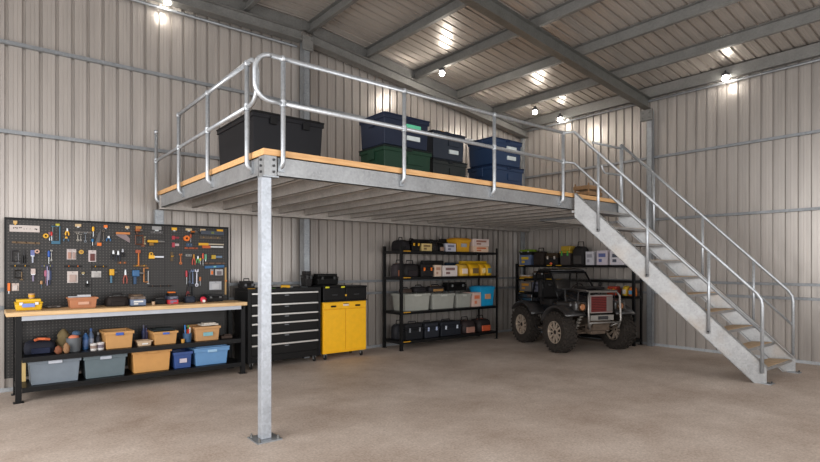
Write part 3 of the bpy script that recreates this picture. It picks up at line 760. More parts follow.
tool('screwdriver', 93, 231.5, 3, 9, YEL, 'yellow and black screwdriver left of the grey triangular blade')
tool('screwdriver', 92.4, 242, 2.6, 6, K(40, 130, 190), 'bright blue short screwdriver left of the grey triangular blade')
x, z, t_ = bp(97.5, 237.5); w, h = sz(97.5, 7, 15)
t = thing('saw_blade', 'large grey triangular saw blade in the top row of the pegboard', 'saw blade', (x, PY, z)); MB().prism([(-w / 2, -h / 2), (w * .2, -h / 2), (w / 2, h / 2), (w * .1, h * .3)], -.02, -.01, 'y').build('blade', K(92, 90, 90, .4, .5), t); MB().cyl((0, -.02, 0), (0, .0007, 0), .004, n=6).build('hook', BLACK, t); MB().box(-w * .1, w * .5, -.03, -.006, -h * .55, -h * .35).build('handle', ORA, t)
tool('wrench', 103.2, 236, 2, 10, K(110, 100, 92, .4, .5), 'brownish wrench right of the grey triangular blade')
tool('pliers', 108.3, 238.7, 5, 4.5, K(50, 110, 160), 'small blue pliers between the triangular blade and the orange handsaw')
tool('handsaw', 122.7, 237.5, 11.5, 9, K(226, 140, 70), 'handsaw with orange handle and reddish grey blade in the top row', K(136, 118, 120, .35, .4))
tool('drill', 138.5, 231.8, 6, 4.6, K(180, 96, 36), 'small brown orange drill above the orange hammer', K(90, 50, 26), name='drill')
tool('clamp', 139.5, 240, 7, 7.5, K(120, 66, 40), 'rust brown clamp between small drill and orange hammer', K(160, 90, 50))
tool('wrench', 144.5, 240.5, 1.6, 7, K(190, 170, 130, .35, .5), 'thin brass coloured wrench left of the yellow drill')
tool('drill', 155.5, 243, 14, 4.8, YEL2, 'yellow drill driver with silver bit near the middle of the board', K(150, 110, 40))
tool('rail', 156.5, 232.4, 12, 1.8, K(92, 90, 90), 'grey socket rail above the yellow drill driver', STEEL, name='socket_rail')
tool('long_tool', 175.2, 237.8, 7, 2.6, K(196, 50, 66), 'red utility tool, upper of the two red tools', K(150, 40, 56))
tool('long_tool', 175.2, 245, 7, 3.4, K(190, 56, 76), 'red and white utility tool, lower of the two red tools', K(214, 190, 190))
tool('roll', 186, 238.4, 4.8, 4.6, ORA, 'bright orange tape roll right of the red tools', BLACK, name='tape_roll')
tool('screwdriver', 190.3, 238, 2.6, 7, K(216, 100, 50), 'orange handled screwdriver beside the bright orange tape roll')
tool('drill', 193.5, 232.8, 5, 2.6, K(210, 120, 40), 'small orange tool above the orange handled screwdriver', BLACK, name='glue_gun')
tool('rail', 189, 245, 6, 2.4, K(52, 84, 116), 'short blue socket rail below the bright orange tape roll', STEEL, name='socket_rail')
tool('rail', 191, 248.2, 13, 1.2, K(180, 84, 40), 'thin orange hook strip below the short blue socket rail', BLACK, name='hook_strip')
tool('level', 211.8, 233, 23, 2.8, K(70, 78, 92), 'grey blue spirit level at the upper right of the board', K(120, 130, 60), ang=1)
tool('rail', 210, 237.8, 21, 1.8, K(96, 82, 66), 'brown hook strip with brass fittings under the spirit level', K(214, 170, 96, .4, .5), name='hook_strip')
tool('long_tool', 211, 244.4, 25, 1.8, YEL2, 'long yellow handled file with pale blade on the right of the board', K(214, 200, 176))
tool('long_tool', 212.5, 247, 21, 2, K(216, 100, 34), 'orange handled chisel under the yellow handled file', K(200, 200, 200, .3, .6))
# second row
tool('clamp', 15.5, 256, 6, 9, K(62, 60, 62), 'black clamp at the left end of the second row', K(110, 110, 114))
tool('pliers', 23.8, 256.5, 3, 12, BLACK, 'black pliers beside the black clamp in the second row', K(70, 70, 72))
tool('brush', 32.5, 256.5, 3.4, 11, K(196, 200, 220), 'white and blue brush in the second row at left', K(120, 130, 190))
tool('roll', 36.8, 251.5, 4.2, 4.8, K(224, 180, 160), 'pale pink tape roll beside the white and blue brush', BLACK, name='tape_roll')
tool('screwdriver', 48.8, 257, 3.2, 12, K(54, 104, 200), 'bright blue screwdriver alone below the red handled screwdriver')
tool('wrench', 51.2, 255.5, 1.6, 10, K(190, 186, 180, .35, .6), 'thin pale wrench right of the bright blue screwdriver')
tool('card_pack', 69.2, 254.3, 4.2, 9, K(222, 206, 204), 'white card pack, left of the pair in the second row', K(200, 150, 130))
tool('card_pack', 73.8, 254.3, 3.8, 9, K(226, 214, 210), 'white card pack, right of the pair in the second row', K(190, 160, 150))
tool('tape_measure', 81, 252, 4.2, 4.6, K(232, 180, 70), 'amber tape measure between the white card packs', K(180, 130, 50))
tool('card_pack', 92.2, 256, 6.4, 10, K(228, 214, 212), 'white card with two dark red drill bits in the second row', K(110, 50, 46))
tool('pliers', 113, 255, 4.5, 8, K(54, 56, 62), 'black pliers, leftmost of the cluster under the orange handsaw')
tool('pliers', 117.8, 256, 4.6, 9, K(60, 64, 74), 'grey black pliers, middle of the cluster under the orange handsaw')
tool('pliers', 122.3, 253, 4.4, 7, K(46, 46, 50), 'short black pliers, rightmost of the cluster under the orange handsaw', K(170, 170, 174, .3, .6))
tool('rail', 122, 262.8, 9, 1.8, K(98, 68, 40), 'brown hook strip left of the orange hammer head', ORA, name='hook_strip')
tool('hammer', 138.3, 258, 5, 14, K(226, 130, 34), 'orange handled hammer in the middle of the second row', K(190, 90, 50))
tool('tape_measure', 150.6, 254, 3.4, 2.8, YEL2, 'small yellow tape measure above the silver bladed knife', BLACK)
tool('long_tool', 156, 257, 15, 2.4, YEL, 'yellow handled knife with silver blade in the second row', K(206, 208, 216, .3, .5))
tool('rail', 171.6, 256.5, 2.6, 7, K(96, 76, 44), 'narrow brown bit holder with yellow bits in the second row', YEL2, name='bit_holder')
tool('wrench', 180.3, 259, 2.4, 9, K(220, 120, 40, .4), 'orange wrench with hooked end in the second row')
tool('rail', 188.5, 255.3, 6, 1.6, K(170, 168, 164), 'short white hook strip left of the coloured grips', BLACK, name='hook_strip')
tool('pliers', 193.4, 259.5, 3.4, 9, K(206, 90, 70), 'salmon red gripped pliers, leftmost of the coloured grips', K(222, 160, 50))
tool('pliers', 197.4, 259.5, 3.2, 6, K(96, 180, 110), 'green gripped pliers among the coloured grips')
tool('screwdriver', 200, 261, 3, 6, K(230, 200, 60), 'yellow stubby screwdriver right of the green gripped pliers')
tool('screwdriver', 202.6, 259, 3.2, 11, K(230, 90, 60), 'long coral red screwdriver, rightmost of the coloured grips')
tool('clip', 205.2, 257, 2, 4, K(120, 190, 150), 'mint green clip right of the coral red screwdriver')
tool('long_tool', 216.5, 257, 10.5, 2.8, K(220, 180, 50), 'yellow and blue driver in the second row at far right', K(120, 146, 176))
tool('rail', 214.5, 263.3, 20, 1.1, K(120, 88, 66), 'long thin brown hook strip in the second row at far right', BLACK, name='hook_strip')
tool('level', 214, 266.7, 19, 1.8, K(54, 116, 170), 'long blue ruler under the thin brown hook strip', K(150, 220, 210), ang=-3, name='ruler')
# third row
tool('rail', 20, 266, 20, 1.2, BLK2, 'black hook strip at the left of the third row', YEL2, name='hook_strip')
tool('rail', 47, 266, 12, 1.6, K(60, 62, 90), 'dark blue hook strip above the pink and blue markers', K(190, 180, 80), name='hook_strip')
tool('rail', 73, 266.3, 18, 1.2, BLK2, 'black hook strip above the white square card', ORA, name='hook_strip')
tool('rail', 99, 266.6, 16, 1.2, K(50, 44, 40), 'black hook strip above the white tapered card', YEL2, name='hook_strip')
tool('rail', 140, 265.8, 14, 1.3, K(120, 84, 30), 'ochre hook strip under the orange hammer', YEL2, name='hook_strip')
tool('clamp', 18.5, 274, 6.5, 6.5, K(46, 42, 40), 'dark tool holder at the left of the third row', K(130, 100, 60), name='tool_holder')
tool('brush', 33, 275, 3.8, 11, K(150, 140, 170), 'white tipped brush with lilac handle in the third row', K(226, 206, 200))
tool('screwdriver', 45.4, 276.5, 2.6, 12, K(196, 110, 140), 'pink marker in the third row', K(140, 80, 100), name='marker')
tool('long_tool', 47.9, 276, 2.6, 14, K(190, 180, 220), 'lilac marker between the pink one and the dark blue one', K(210, 200, 220), name='marker')
tool('long_tool', 50.2, 276, 2, 13, K(46, 66, 110), 'dark blue marker in the third row', K(60, 80, 130), name='marker')
tool('screwdriver', 41.3, 284.3, 2.4, 7, K(210, 160, 110), 'small tan brush lower left of the pink marker', K(80, 110, 130), name='paint_brush')
tool('clip', 8.8, 287, 2.6, 6, ORA, 'orange clip at the left edge of the pegboard low down')
tool('card_pack', 15.3, 287, 6, 6.6, K(226, 206, 196), 'white card beside the orange clip low on the left', K(232, 220, 214))
tool('card_pack', 72.5, 277, 9, 10, K(232, 220, 214), 'white square card pack in the third row above the terracotta tray', K(206, 180, 170))
tool('clip', 83, 273, 3, 1.6, K(180, 160, 110), 'small tan clip between the two white cards of the third row')
tool('card_pack', 96.2, 274.2, 8, 5.4, K(220, 216, 212), 'white tapered card in the third row', K(200, 196, 192))
tool('pliers', 87, 284, 3, 5, BLACK, 'tiny black pliers below the white tapered card')
tool('drill', 112.8, 276, 6.4, 12, YEL2, 'yellow and blue caulking gun in the third row', K(80, 130, 160), name='caulking_gun')
tool('pliers', 125, 276.5, 4.4, 12, K(178, 86, 70), 'dull red gripped pliers left of the blue drill')
tool('drill', 137.5, 277, 9.5, 12, K(60, 116, 168), 'blue drill in the third row', K(44, 84, 124))
tool('clamp', 146, 275, 4, 12, K(226, 150, 80), 'orange and white clamp beside the blue drill', K(206, 206, 206))
tool('screwdriver', 186.2, 277, 3, 12.5, K(214, 60, 74), 'crimson screwdriver, leftmost of the cluster at right of the third row')
tool('wrench', 189.3, 277, 2, 11, K(80, 90, 110, .35, .5), 'dark steel wrench right of the crimson screwdriver')
tool('wrench', 192.3, 277.5, 2.4, 14, K(110, 126, 156, .35, .5), 'blue grey long wrench in the cluster at right of the third row')
tool('wrench', 196.3, 278, 3, 15, K(190, 190, 200, .3, .6), 'bright silver wrench in the cluster at right of the third row')
tool('screwdriver', 199.8, 281, 3, 8, K(216, 130, 70), 'orange screwdriver at the right end of the third row cluster')
tool('card_pack', 211.7, 272, 2.6, 5, K(190, 180, 176), 'narrow white card left of the small white label card', ORA)
tool('card_pack', 218.8, 272.3, 6.4, 5.2, K(216, 212, 214), 'small white label card with a grey picture at far right', K(130, 120, 122))
tool('card_pack', 215.2, 285.6, 10, 7.2, K(206, 208, 212), 'white instruction sheet pinned at the lower right of the board', K(222, 222, 224))
tool('rail', 225.3, 281, 1.6, 20, K(210, 170, 110), 'upright yellow strip at the right edge of the pegboard', ORA, name='edge_strip')
tool('pliers', 187.5, 292.5, 3, 10, K(150, 60, 60), 'dark red gripped pliers just above the bench top at right', K(60, 60, 64))
tool('hammer', 191.8, 291, 6, 13, K(40, 42, 46), 'black hammer just above the bench top at right', K(56, 58, 64))
tool('rail', 160, 286, 24, 1.1, BLK2, 'black hook strip low on the middle of the board', K(110, 80, 60), name='hook_strip')

K = K_full
# ------------------------------------------------------------------ on the bench top
BT = 1.056
l, w, h = bk(15, 42.8, 299.3, 7.80, .22, BT)
t = toolbox('tool_case', 'yellow plastic case at the left end of the bench top', l, 0, w, .22, h, K(220, 176, 30, .4), acc=WHITE, handle=False)
MB().box(-w * .25, w * .2, -.126, -.112, h * .3, h * .62).build('blue_badge', K(120, 140, 210), t)
l, w, h = bk(28.5, 35.5, 294.5, 7.86, .06, BT + .13)
pot('paste_tin', 'small tan tin standing on the yellow case', (l[0], 7.92, BT + .135), .035, .06, K(190, 150, 110), 'tin', band=YEL2)
l, w, h = bk(68.5, 98.5, 297.5, 7.76, .26, BT)
t = tote('tray', 'terracotta coloured open tray on the left half of the bench top', 'tray', l, 0, w, .26, h, K(176, 116, 80, .55), handle=False, plate=K(204, 156, 130))
tag(MB().box(-.12, .12, -.05, .05, 0, .012).box(-.02, .12, -.04, .05, .012, .028).build('paper_pad', K(190, 190, 194)), 'grey papers lying across the terracotta tray', 'paper').location = (l[0] - .03, l[1], BT + h + .001)
def benchflat(name, label, px0, px1, pyt, y, d, m, cat, acc=None):
    l, w, h = bk(px0, px1, pyt, y, d, BT)
    return toolbox(name, label, l, 0, w, d, max(h, .03), m, acc=acc, handle=False, cat=cat)
benchflat('tool_roll', 'flat grey tool roll behind the yellow case', 46, 62, 306, 8.0, .14, K(90, 84, 80), 'tool roll')
bag('tool_bag', 'black tool bag with arched handle on the bench left of the stacked cases', (*bk(108, 129, 292.5, 7.80, .24, BT)[0][:2], BT), 0, .27, .22, .17, K(40, 34, 32, .7))
l, w, h = bk(131, 146, 299.5, 7.78, .22, BT)
carton('case', 'grey blue flat case with printed front, lowest of the stack on the bench', l, 0, w, .22, h, K(110, 124, 150, .5), WHITE, flap=False, cat='case')
z1 = BT + h + .001
carton('case', 'brown flat case in the middle of the stack on the bench', (l[0], l[1], z1), 0, w * .95, .2, .035, K(116, 100, 88, .5), K(80, 66, 56), flap=False, cat='case')
carton('case', 'dark brown case topping the stack on the bench', (l[0] - .01, l[1], z1 + .036), 0, w * .8, .17, .03, K(74, 58, 46, .5), K(120, 96, 70), flap=False, cat='case')
bag('tool_pouch', 'low black pouch on the bench right of the stacked cases', (bk(156, 167, 296, 7.85, .2, BT)[0][0], 7.95, BT), 0, .17, .18, .10, K(34, 33, 34, .7), cat='pouch')
pot('cup', 'small pale cup on the bench beside the low black pouch', (on_y(153.5, 7.8)[0], 7.8, BT), .022, .045, K(190, 160, 130), 'cup')
l, w, h = bk(168.5, 178.5, 297.2, 7.80, .2, BT)
carton('case', 'red case lying on the bench below the dark blue case', l, 0, w, .2, h * .62, K(186, 40, 48, .45), K(110, 120, 150), flap=False, cat='case')
carton('case', 'dark blue case on top of the red case', (l[0], l[1], BT + h * .62 + .001), 0, w * .98, .19, .05, K(56, 60, 78, .45), K(120, 120, 140), flap=False, cat='case')
t = thing('parts_box', 'small black box with orange parts on top of the dark blue case', 'box', (l[0], l[1], BT + h * .62 + .052)); MB().box(-.055, .055, -.07, .07, 0, .04).build('body', BLACK, t); MB().box(-.045, .04, -.06, .05, .04, .058).build('orange_parts', ORA, t, bevel=.006)
bag('power_tool', 'dark power tool standing on the bench near its right end', (on_y(190, 7.95)[0], 7.97, BT), 0, .15, .15, .12, K(48, 54, 66, .5), cat='power tool')
t = thing('respirator', 'small red and white respirator on the bench near its right end', 'respirator', (on_y(203.8, 7.78)[0], 7.8, BT)); MB().ball((0, 0, .045), .045, (1, .9, 1)).build('cup', K(206, 44, 66), t, smooth=True); MB().cyl((0, -.03, .03), (-.01, -.06, .028), .02).build('filter', WHITE, t)
l, w, h = bk(207, 224, 294.5, 7.90, .22, BT)
toolbox('tool_case', 'black flat case at the right end of the bench top', l, 0, w, .22, h, K(36, 35, 36, .5), acc=K(90, 90, 90), handle=False)
tag(MB().box(-.07, .07, -.03, .03, 0, .012).box(.07, .12, -.01, .01, 0, .01).build('hand_plane', BLACK, bevel=.003), 'thin black tool lying at the front edge of the bench top', 'tool').location = (on_y(136, 7.66)[0], 7.66, BT)

# ------------------------------------------------------------------ bench shelves
SU, SL = .521, .171
GREY1 = K(112, 122, 132, .5); GREY2 = K(92, 106, 112, .5)
def sb(name, label, px0, px1, pyt, z, m, d=.4, y=7.66, **k):
    l, w, h = bk(px0, px1, pyt, y, d, z); return tote(name, label, k.pop('cat', 'bin'), l, 0, w, d, min(h, .335 if z < .4 else .3), m, **k)
bag('tool_bag', 'round black tool bag with orange rim at the left of the upper bench shelf', (on_y(40, 7.9)[0], 7.93, SU), 0, .32, .3, .2, K(36, 38, 48, .7), acc=K(34, 40, 62, .7))
tag(MB().tube([(-.07, 0, .0), (-.03, .02, .012), (.03, -.02, .012), (.08, .01, .0)], .016, 8).build('work_glove', K(226, 116, 70, .8)), 'orange glove lying on the round black tool bag', 'glove').location = (on_y(41, 7.9)[0], 7.82, SU + .168)
def crumple(name, label, px, y, z, w, h, m, cat):
    rings = []
    for i in range(8):
        f = i / 7; r_ = math.sin(PI * (f * .86 + .12)) ** .6
        rings.append([((w / 2) * r_ * math.cos(a) * (1 + .22 * math.sin(3 * a + i * 2)), min(.1, w * .4) * r_ * math.sin(a) * (1 + .2 * math.cos(4 * a + i)), h * f) for a in [2 * PI * k / 16 for k in range(16)]])
    o = MB().loft(rings).build(name, m, smooth=True); o.location = (on_y(px, y)[0], y, z); return tag(o, label, cat)
crumple('canvas_sack', 'slumped khaki canvas sack beside the round black tool bag', 63.5, 7.98, SU, .15, .27, K(120, 104, 72, .9, bump=.5), 'sack')
crumple('leather_glove', 'rust brown leather glove at the foot of the khaki sack', 58.5, 7.68, SU, .08, .1, K(120, 70, 44, .8, bump=.5), 'glove')
crumple('work_glove', 'tan glove left of the grey bucket on the upper bench shelf', 66.5, 7.67, SU, .07, .13, K(140, 104, 72, .8, bump=.5), 'glove')
t = pot('bucket', 'grey bucket with orange rags on the upper bench shelf', (on_y(74, 7.78)[0], 7.8, SU), .085, .17, K(92, 96, 100, .5), 'bucket')
MB().ball((0, 0, .17), .06, (1, 1, .6)).build('rag', K(206, 120, 90, .9, bump=.5), t, smooth=True)
MB().ball((.03, .02, .22), .05, (1, 1, .7)).build('rag', K(60, 84, 110, .9, bump=.5), t, smooth=True)
bottle('spray_bottle', 'slim blue bottle, left of the pair behind the white cups', (on_y(86, 7.85)[0], 7.88, SU), .034, .25, K(52, 96, 150, .3), BLACK, band=K(90, 120, 170))
bottle('spray_bottle', 'slim grey blue bottle, right of the pair behind the white cups', (on_y(92, 7.85)[0], 7.93, SU), .034, .26, K(90, 110, 140, .3), K(50, 90, 150), band=K(150, 160, 180))
bottle('spray_bottle', 'short dark bottle just left of the tan bin with blue label', (on_y(99, 7.9)[0], 7.95, SU), .03, .2, K(60, 62, 70, .3), K(120, 120, 120))
pot('cup', 'white cup of small parts, left of two on the upper bench shelf', (on_y(94, 7.7)[0], 7.72, SU), .042, .085, K(206, 200, 196), 'cup', band=K(140, 120, 110))
pot('cup', 'white cup of small parts, right of two next to the tan bin', (on_y(101, 7.7)[0], 7.73, SU), .045, .09, K(200, 196, 196), 'cup', band=K(110, 100, 110))
TANB = K(190, 142, 86, .6)
sb('storage_bin', 'tan open bin with blue label on the upper bench shelf, left one', 104.5, 134.5, 331.5, SU, TANB, plate=K(50, 86, 170, .5))
l, w, h = bk(137, 153, 341, 7.68, .2, SU)
t = tote('parts_tub', 'white and tan printed tub between the two tan bins', 'tub', l, 0, w, .2, h, K(196, 170, 140), handle=False, plate=WHITE)
bottle('glue_bottle', 'dark blue slim bottle standing behind the printed tub', (on_y(144, 7.98)[0], 8.0, SU), .025, .25, K(60, 70, 110, .3), K(90, 90, 110))
bottle('glue_bottle', 'violet slim bottle standing behind the printed tub', (on_y(147, 7.98)[0], 8.02, SU), .02, .24, K(84, 80, 120, .3), K(40, 40, 60))
sb('storage_bin', 'tan open bin with dark cloth on the upper bench shelf, middle one', 153.5, 178.5, 331.5, SU, TANB, plate=K(60, 96, 180, .5))
tag(MB().box(-.15, .15, -.12, .12, 0, .02).box(-.1, .12, -.1, .1, .02, .035).build('folded_cloth', K(44, 50, 52, .8), bevel=.008), 'dark folded cloth resting on the middle tan bin', 'cloth').location = (bk(153.5, 178.5, 331, 7.66, .4, SU)[0][0], 7.86, SU + bk(153.5, 178.5, 331.5, 7.66, .4, SU)[2] + .001)
pot('pen_cup', 'blue cup full of coloured pens on the upper bench shelf', (on_y(188, 7.72)[0], 7.75, SU), .06, .12, K(52, 84, 116, .4), 'cup', sticks=[ORA, YEL, RED, GRN, BLU, WHITE, K(220, 160, 60)])
pot('cup', 'small amber cup left of the blue pen cup', (on_y(183.2, 7.68)[0], 7.69, SU), .026, .05, K(190, 140, 60), 'cup')
sb('storage_bin', 'tan bin with white and teal front on the upper bench shelf, right one', 195, 221, 326.5, SU, K(186, 140, 92, .6), plate=K(120, 170, 176, .5), handle=False)
tag(MB().box(-.12, .12, -.09, .09, 0, .02).box(-.08, .09, -.06, .06, .02, .035).build('paper_stack', K(206, 196, 184)), 'white papers lying on the right tan bin', 'paper').location = (on_y(208, 7.86)[0], 7.86, SU + bk(195, 221, 326.5, 7.66, .4, SU)[2] + .001 if bk(195, 221, 326.5, 7.66, .4, SU)[2] < .3 else SU + .301)
tag(MB().box(-.09, .07, -.06, .05, 0, .04).box(-.05, .06, -.05, .03, .04, .06).build('folded_cloth', K(66, 54, 48, .8), bevel=.01), 'brown crumpled cloth at the right end of the upper bench shelf', 'cloth').location = (on_y(226, 7.8)[0], 7.78, SU)
sb('storage_tub', 'light grey open tub, left on the lower bench shelf', 28, 81.5, 359, SL, GREY1, d=.44, plate=K(190, 194, 204, .4))
sb('storage_tub', 'darker grey open tub with white sheet, second on the lower bench shelf', 83.5, 127.5, 355, SL, GREY2, d=.44, plate=K(176, 182, 192, .4))
tag(MB().box(-.14, .14, -.04, .04, 0, .01).build('paper_sheet', K(214, 214, 210)), 'white sheet resting on the rim of the darker grey tub', 'paper').location = (on_y(101, 7.7)[0], 7.71, SL + bk(83.5, 127.5, 355, 7.66, .4, SL)[2] + .001)
sb('storage_tub', 'tan plastic tub in the middle of the lower bench shelf', 132, 172, 349.5, SL, K(196, 144, 82, .55), d=.42)
sb('storage_tub', 'small dark blue tub with white label on the lower bench shelf', 173.5, 193, 352, SL, K(44, 72, 130, .45), d=.32, plate=K(190, 180, 190), handle=False)
sb('storage_tub', 'light blue tub with lid at the right of the lower bench shelf', 194.5, 229.5, 346, SL, K(96, 140, 184, .5), d=.42, lid=K(104, 146, 188, .5), plate=K(150, 186, 214))
l, w, h = bk(22.5, 27.5, 353, 7.9, .1, SL); carton('carton', 'small cream carton behind the bench leg beside the light grey tub', (l[0] - .01, 8.05, SL), 0, .05, .08, .26, K(210, 180, 120), None)

# ------------------------------------------------------------------ black drawer chest
x0, x1, yf, yb = 3.14, 4.39, 7.75, 8.28
TC = thing('tool_chest', 'black steel tool chest with seven drawers and silver pull strips behind the front post', 'tool chest', ((x0 + x1) / 2, (yf + yb) / 2, 0))
W = x1 - x0; D = yb - yf
MB().box(-W / 2, W / 2, -D / 2 + .02, D / 2, .10, 1.19).build('carcass', BLACKM, TC, bevel=.004)
MB().box(-W / 2, -W / 2 + .05, -D / 2, -D / 2 + .019, .10, 1.19).build('side_stile', BLACKM, TC)
MB().box(W / 2 - .05, W / 2, -D / 2, -D / 2 + .019, .10, 1.19).build('side_stile', BLACKM, TC)
tl = MB()
for a in ((-W / 2, W / 2, -D / 2, -D / 2 + .015), (-W / 2, W / 2, D / 2 - .015, D / 2), (-W / 2, -W / 2 + .015, -D / 2 + .015, D / 2 - .015), (W / 2 - .015, W / 2, -D / 2 + .015, D / 2 - .015)): tl.box(*a, 1.191, 1.235)
tl.build('tray_lip', BLACKM, TC)
zs = [1.18, 1.00, .845, .705, .54, .375, .10]
tops = [1.175, 1.0, .845, .71, .545, .38]
for i, zt in enumerate(tops):
    zb = (tops[i + 1] + .008) if i < 5 else .21
    dr = MB().box(-W / 2 + .055, W / 2 - .055, -D / 2 + .002, -D / 2 + .019, zb, zt).build('drawer', BLACK, TC, bevel=.003)
    MB().box(-W / 2 + .06, W / 2 - .058, -D / 2 - .022, -D / 2 + .002, zt - .03, zt - .004).build('pull_strip', K(206, 204, 200, .3, .6), dr, bevel=.004)
    MB().box(-.02, .05, -D / 2 - .003, -D / 2 + .002, zt - .06, zt - .045).build('badge', K(110, 112, 116, .4), dr)
MB().box(-W / 2 + .055, W / 2 - .055, -D / 2 + .002, -D / 2 + .019, .115, .2).build('kick_panel', BLACK, TC)
def caster(parent, x, y, m=BLACK, r=.04):
    MB().lathe([(r * .5, -.014), (r, -.012), (r, .012), (r * .5, .014)], 16, Matrix.Translation((x, y, r)) @ Matrix.Rotation(PI / 2, 4, 'Y')).build('caster', RUB, parent)
    MB().box(x - .022, x - .017, y - .02, y + .02, r, .10).box(x + .017, x + .022, y - .02, y + .02, r, .10).box(x - .022, x + .022, y - .025, y + .025, .094, .10).build('caster_fork', STEEL, parent)
for sx in (-1, 1):
    for sy in (-1, 1): caster(TC, sx * (W / 2 - .08), sy * (D / 2 - .08))
CT = 1.192
# things on the chest
toolbox('tool_case', 'small black case at the back left of the drawer chest', (3.27, 8.13, CT), 0, .2, .22, .2, BLK2, acc=K(90, 90, 92))
def small(name, label, px, y, z, kind, m, m2=None, s=1.0, cat=None):
    t = thing(name, label, cat or name.replace('_', ' '), (on_y(px, y)[0], y, z), random.uniform(-.4, .4))
    if kind == 'bar':
        MB().cyl((-.09 * s, 0, .016), (.0, 0, .016), .015).build('grip', m, t); MB().cyl((0, 0, .016), (.1 * s, 0, .016), .006).build('shaft', m2 or STEEL, t)
    elif kind == 'block':
        MB().box(-.06 * s, .06 * s, -.04 * s, .04 * s, 0, .05 * s).build('body', m, t, bevel=.008); MB().box(-.02 * s, .03 * s, -.042 * s, -.03 * s, .01, .035 * s).build('badge', m2 or BLACK, t)
    elif kind == 'drill':
        MB().cyl((-.08 * s, 0, .05), (.06 * s, 0, .05), .035).build('body', m, t); MB().cyl((.06 * s, 0, .05), (.11 * s, 0, .05), .02, .01).build('chuck', STEEL, t); MB().box(-.07 * s, .0, -.14, -.02, .0, .05).build('grip', m2 or BLACK, t, bevel=.008)
    return t
small('tape_measure', 'yellow tape measure on the chest left of the front post', 251.5, 7.9, CT, 'block', YEL2, s=.9)
small('screwdriver', 'green handled screwdriver on the drawer chest', 276, 8.1, CT, 'bar', K(110, 170, 50), s=1.3)
small('screwdriver', 'orange handled screwdriver on the drawer chest', 287, 8.05, CT, 'bar', K(216, 90, 40), s=1.6)
small('drill', 'yellow cordless drill lying on the drawer chest', 286, 7.9, CT, 'drill', YEL2)
small('battery_charger', 'black charger right of the yellow cordless drill', 295.5, 7.92, CT, 'block', BLACK, K(150, 150, 150), s=1.1)
small('hand_torch', 'amber torch at the right of the drawer chest top', 305, 7.88, CT, 'bar', K(236, 150, 40), K(180, 110, 40), s=1.0)
small('wrench', 'steel wrench lying at the right end of the drawer chest', 302, 8.12, CT, 'bar', K(120, 116, 110, .35, .6), s=.8)

# yellow cabinet and black box on it
x0, x1, yf, yb = 4.44, 5.31, 7.75, 8.24
W = x1 - x0; D = yb - yf
YC = thing('rolling_cabinet', 'bright yellow two door rolling cabinet right of the black drawer chest', 'cabinet', ((x0 + x1) / 2, (yf + yb) / 2, 0))
MB().box(-W / 2, W / 2, -D / 2 + .02, D / 2, .105, .975).build('carcass', YEL, YC, bevel=.006)
for s in (-1, 1):
    d_ = MB().box(min(s * .003, s * (W / 2 - .012)), max(s * .003, s * (W / 2 - .012)), -D / 2, -D / 2 + .019, .135, .845).build('door', YEL, YC, bevel=.004)
MB().box(-W / 2 + .012, W / 2 - .012, -D / 2, -D / 2 + .019, .855, .965).build('top_drawer', YEL, YC, bevel=.004)
for s in (-1, 1): MB().box(s * W * .28 - .05, s * W * .28 + .05, -D / 2 - .012, -D / 2, .885, .915).build('pull_handle', BLACK, YC, bevel=.005)
MB().box(-.05, .06, -D / 2 - .004, -D / 2, .9, .93).build('badge', K(214, 200, 190), YC); MB().box(-.05, .06, -D / 2 - .004, -D / 2, .932, .942).build('badge', BLACK, YC)
for sx in (-1, 1):
    for sy in (-1, 1): caster(YC, sx * (W / 2 - .07), sy * (D / 2 - .07))
TB = thing('top_chest', 'black two part tool chest sitting on the yellow cabinet', 'tool chest', ((x0 + x1) / 2, (yf + yb) / 2, .976))
MB().box(-W / 2 - .01, W / 2 + .01, -D / 2 - .01, D / 2, 0, .02).build('base', BLACKM, TB)
for s, h_ in ((-1, .25), (1, .235)):
    a, b = sorted((s * .004, s * W / 2)); bx_ = MB().box(a, b, -D / 2, D / 2, .02, h_).build('box', BLACK, TB, bevel=.01)
    MB().box(a - .0, b + (.006 if s > 0 else 0), -D / 2 - .008, D / 2 + .0, h_, h_ + .03).build('lid', BLACKM, TB, bevel=.008)
    MB().box((a + b) / 2 - .05, (a + b) / 2 + .05, -D / 2 - .012, -D / 2, .11, .125).build('handle', DARKG, TB, bevel=.003)
for xx in (-W / 2 + .07, -.06): MB().box(xx - .035, xx + .035, -D / 2 - .014, -D / 2 - .002, .235, .262).build('latch', K(206, 200, 30), TB, bevel=.003)
MB().box(-.012, .012, -D / 2 - .012, -D / 2, .09, .12).build('lock', YEL2, TB)
toolbox('tool_case', 'tall narrow black case standing at the back right of the drawer chest', (4.32, 8.12, 1.236), 0, .13, .2, .26, BLK2, acc=K(60, 60, 60), handle=False)
toolbox('tool_case', 'long black case resting on the black chest above the yellow cabinet', (4.68, 8.10, 1.257), 0, .42, .2, .19, BLACK, acc=K(60, 60, 60), handle=False)

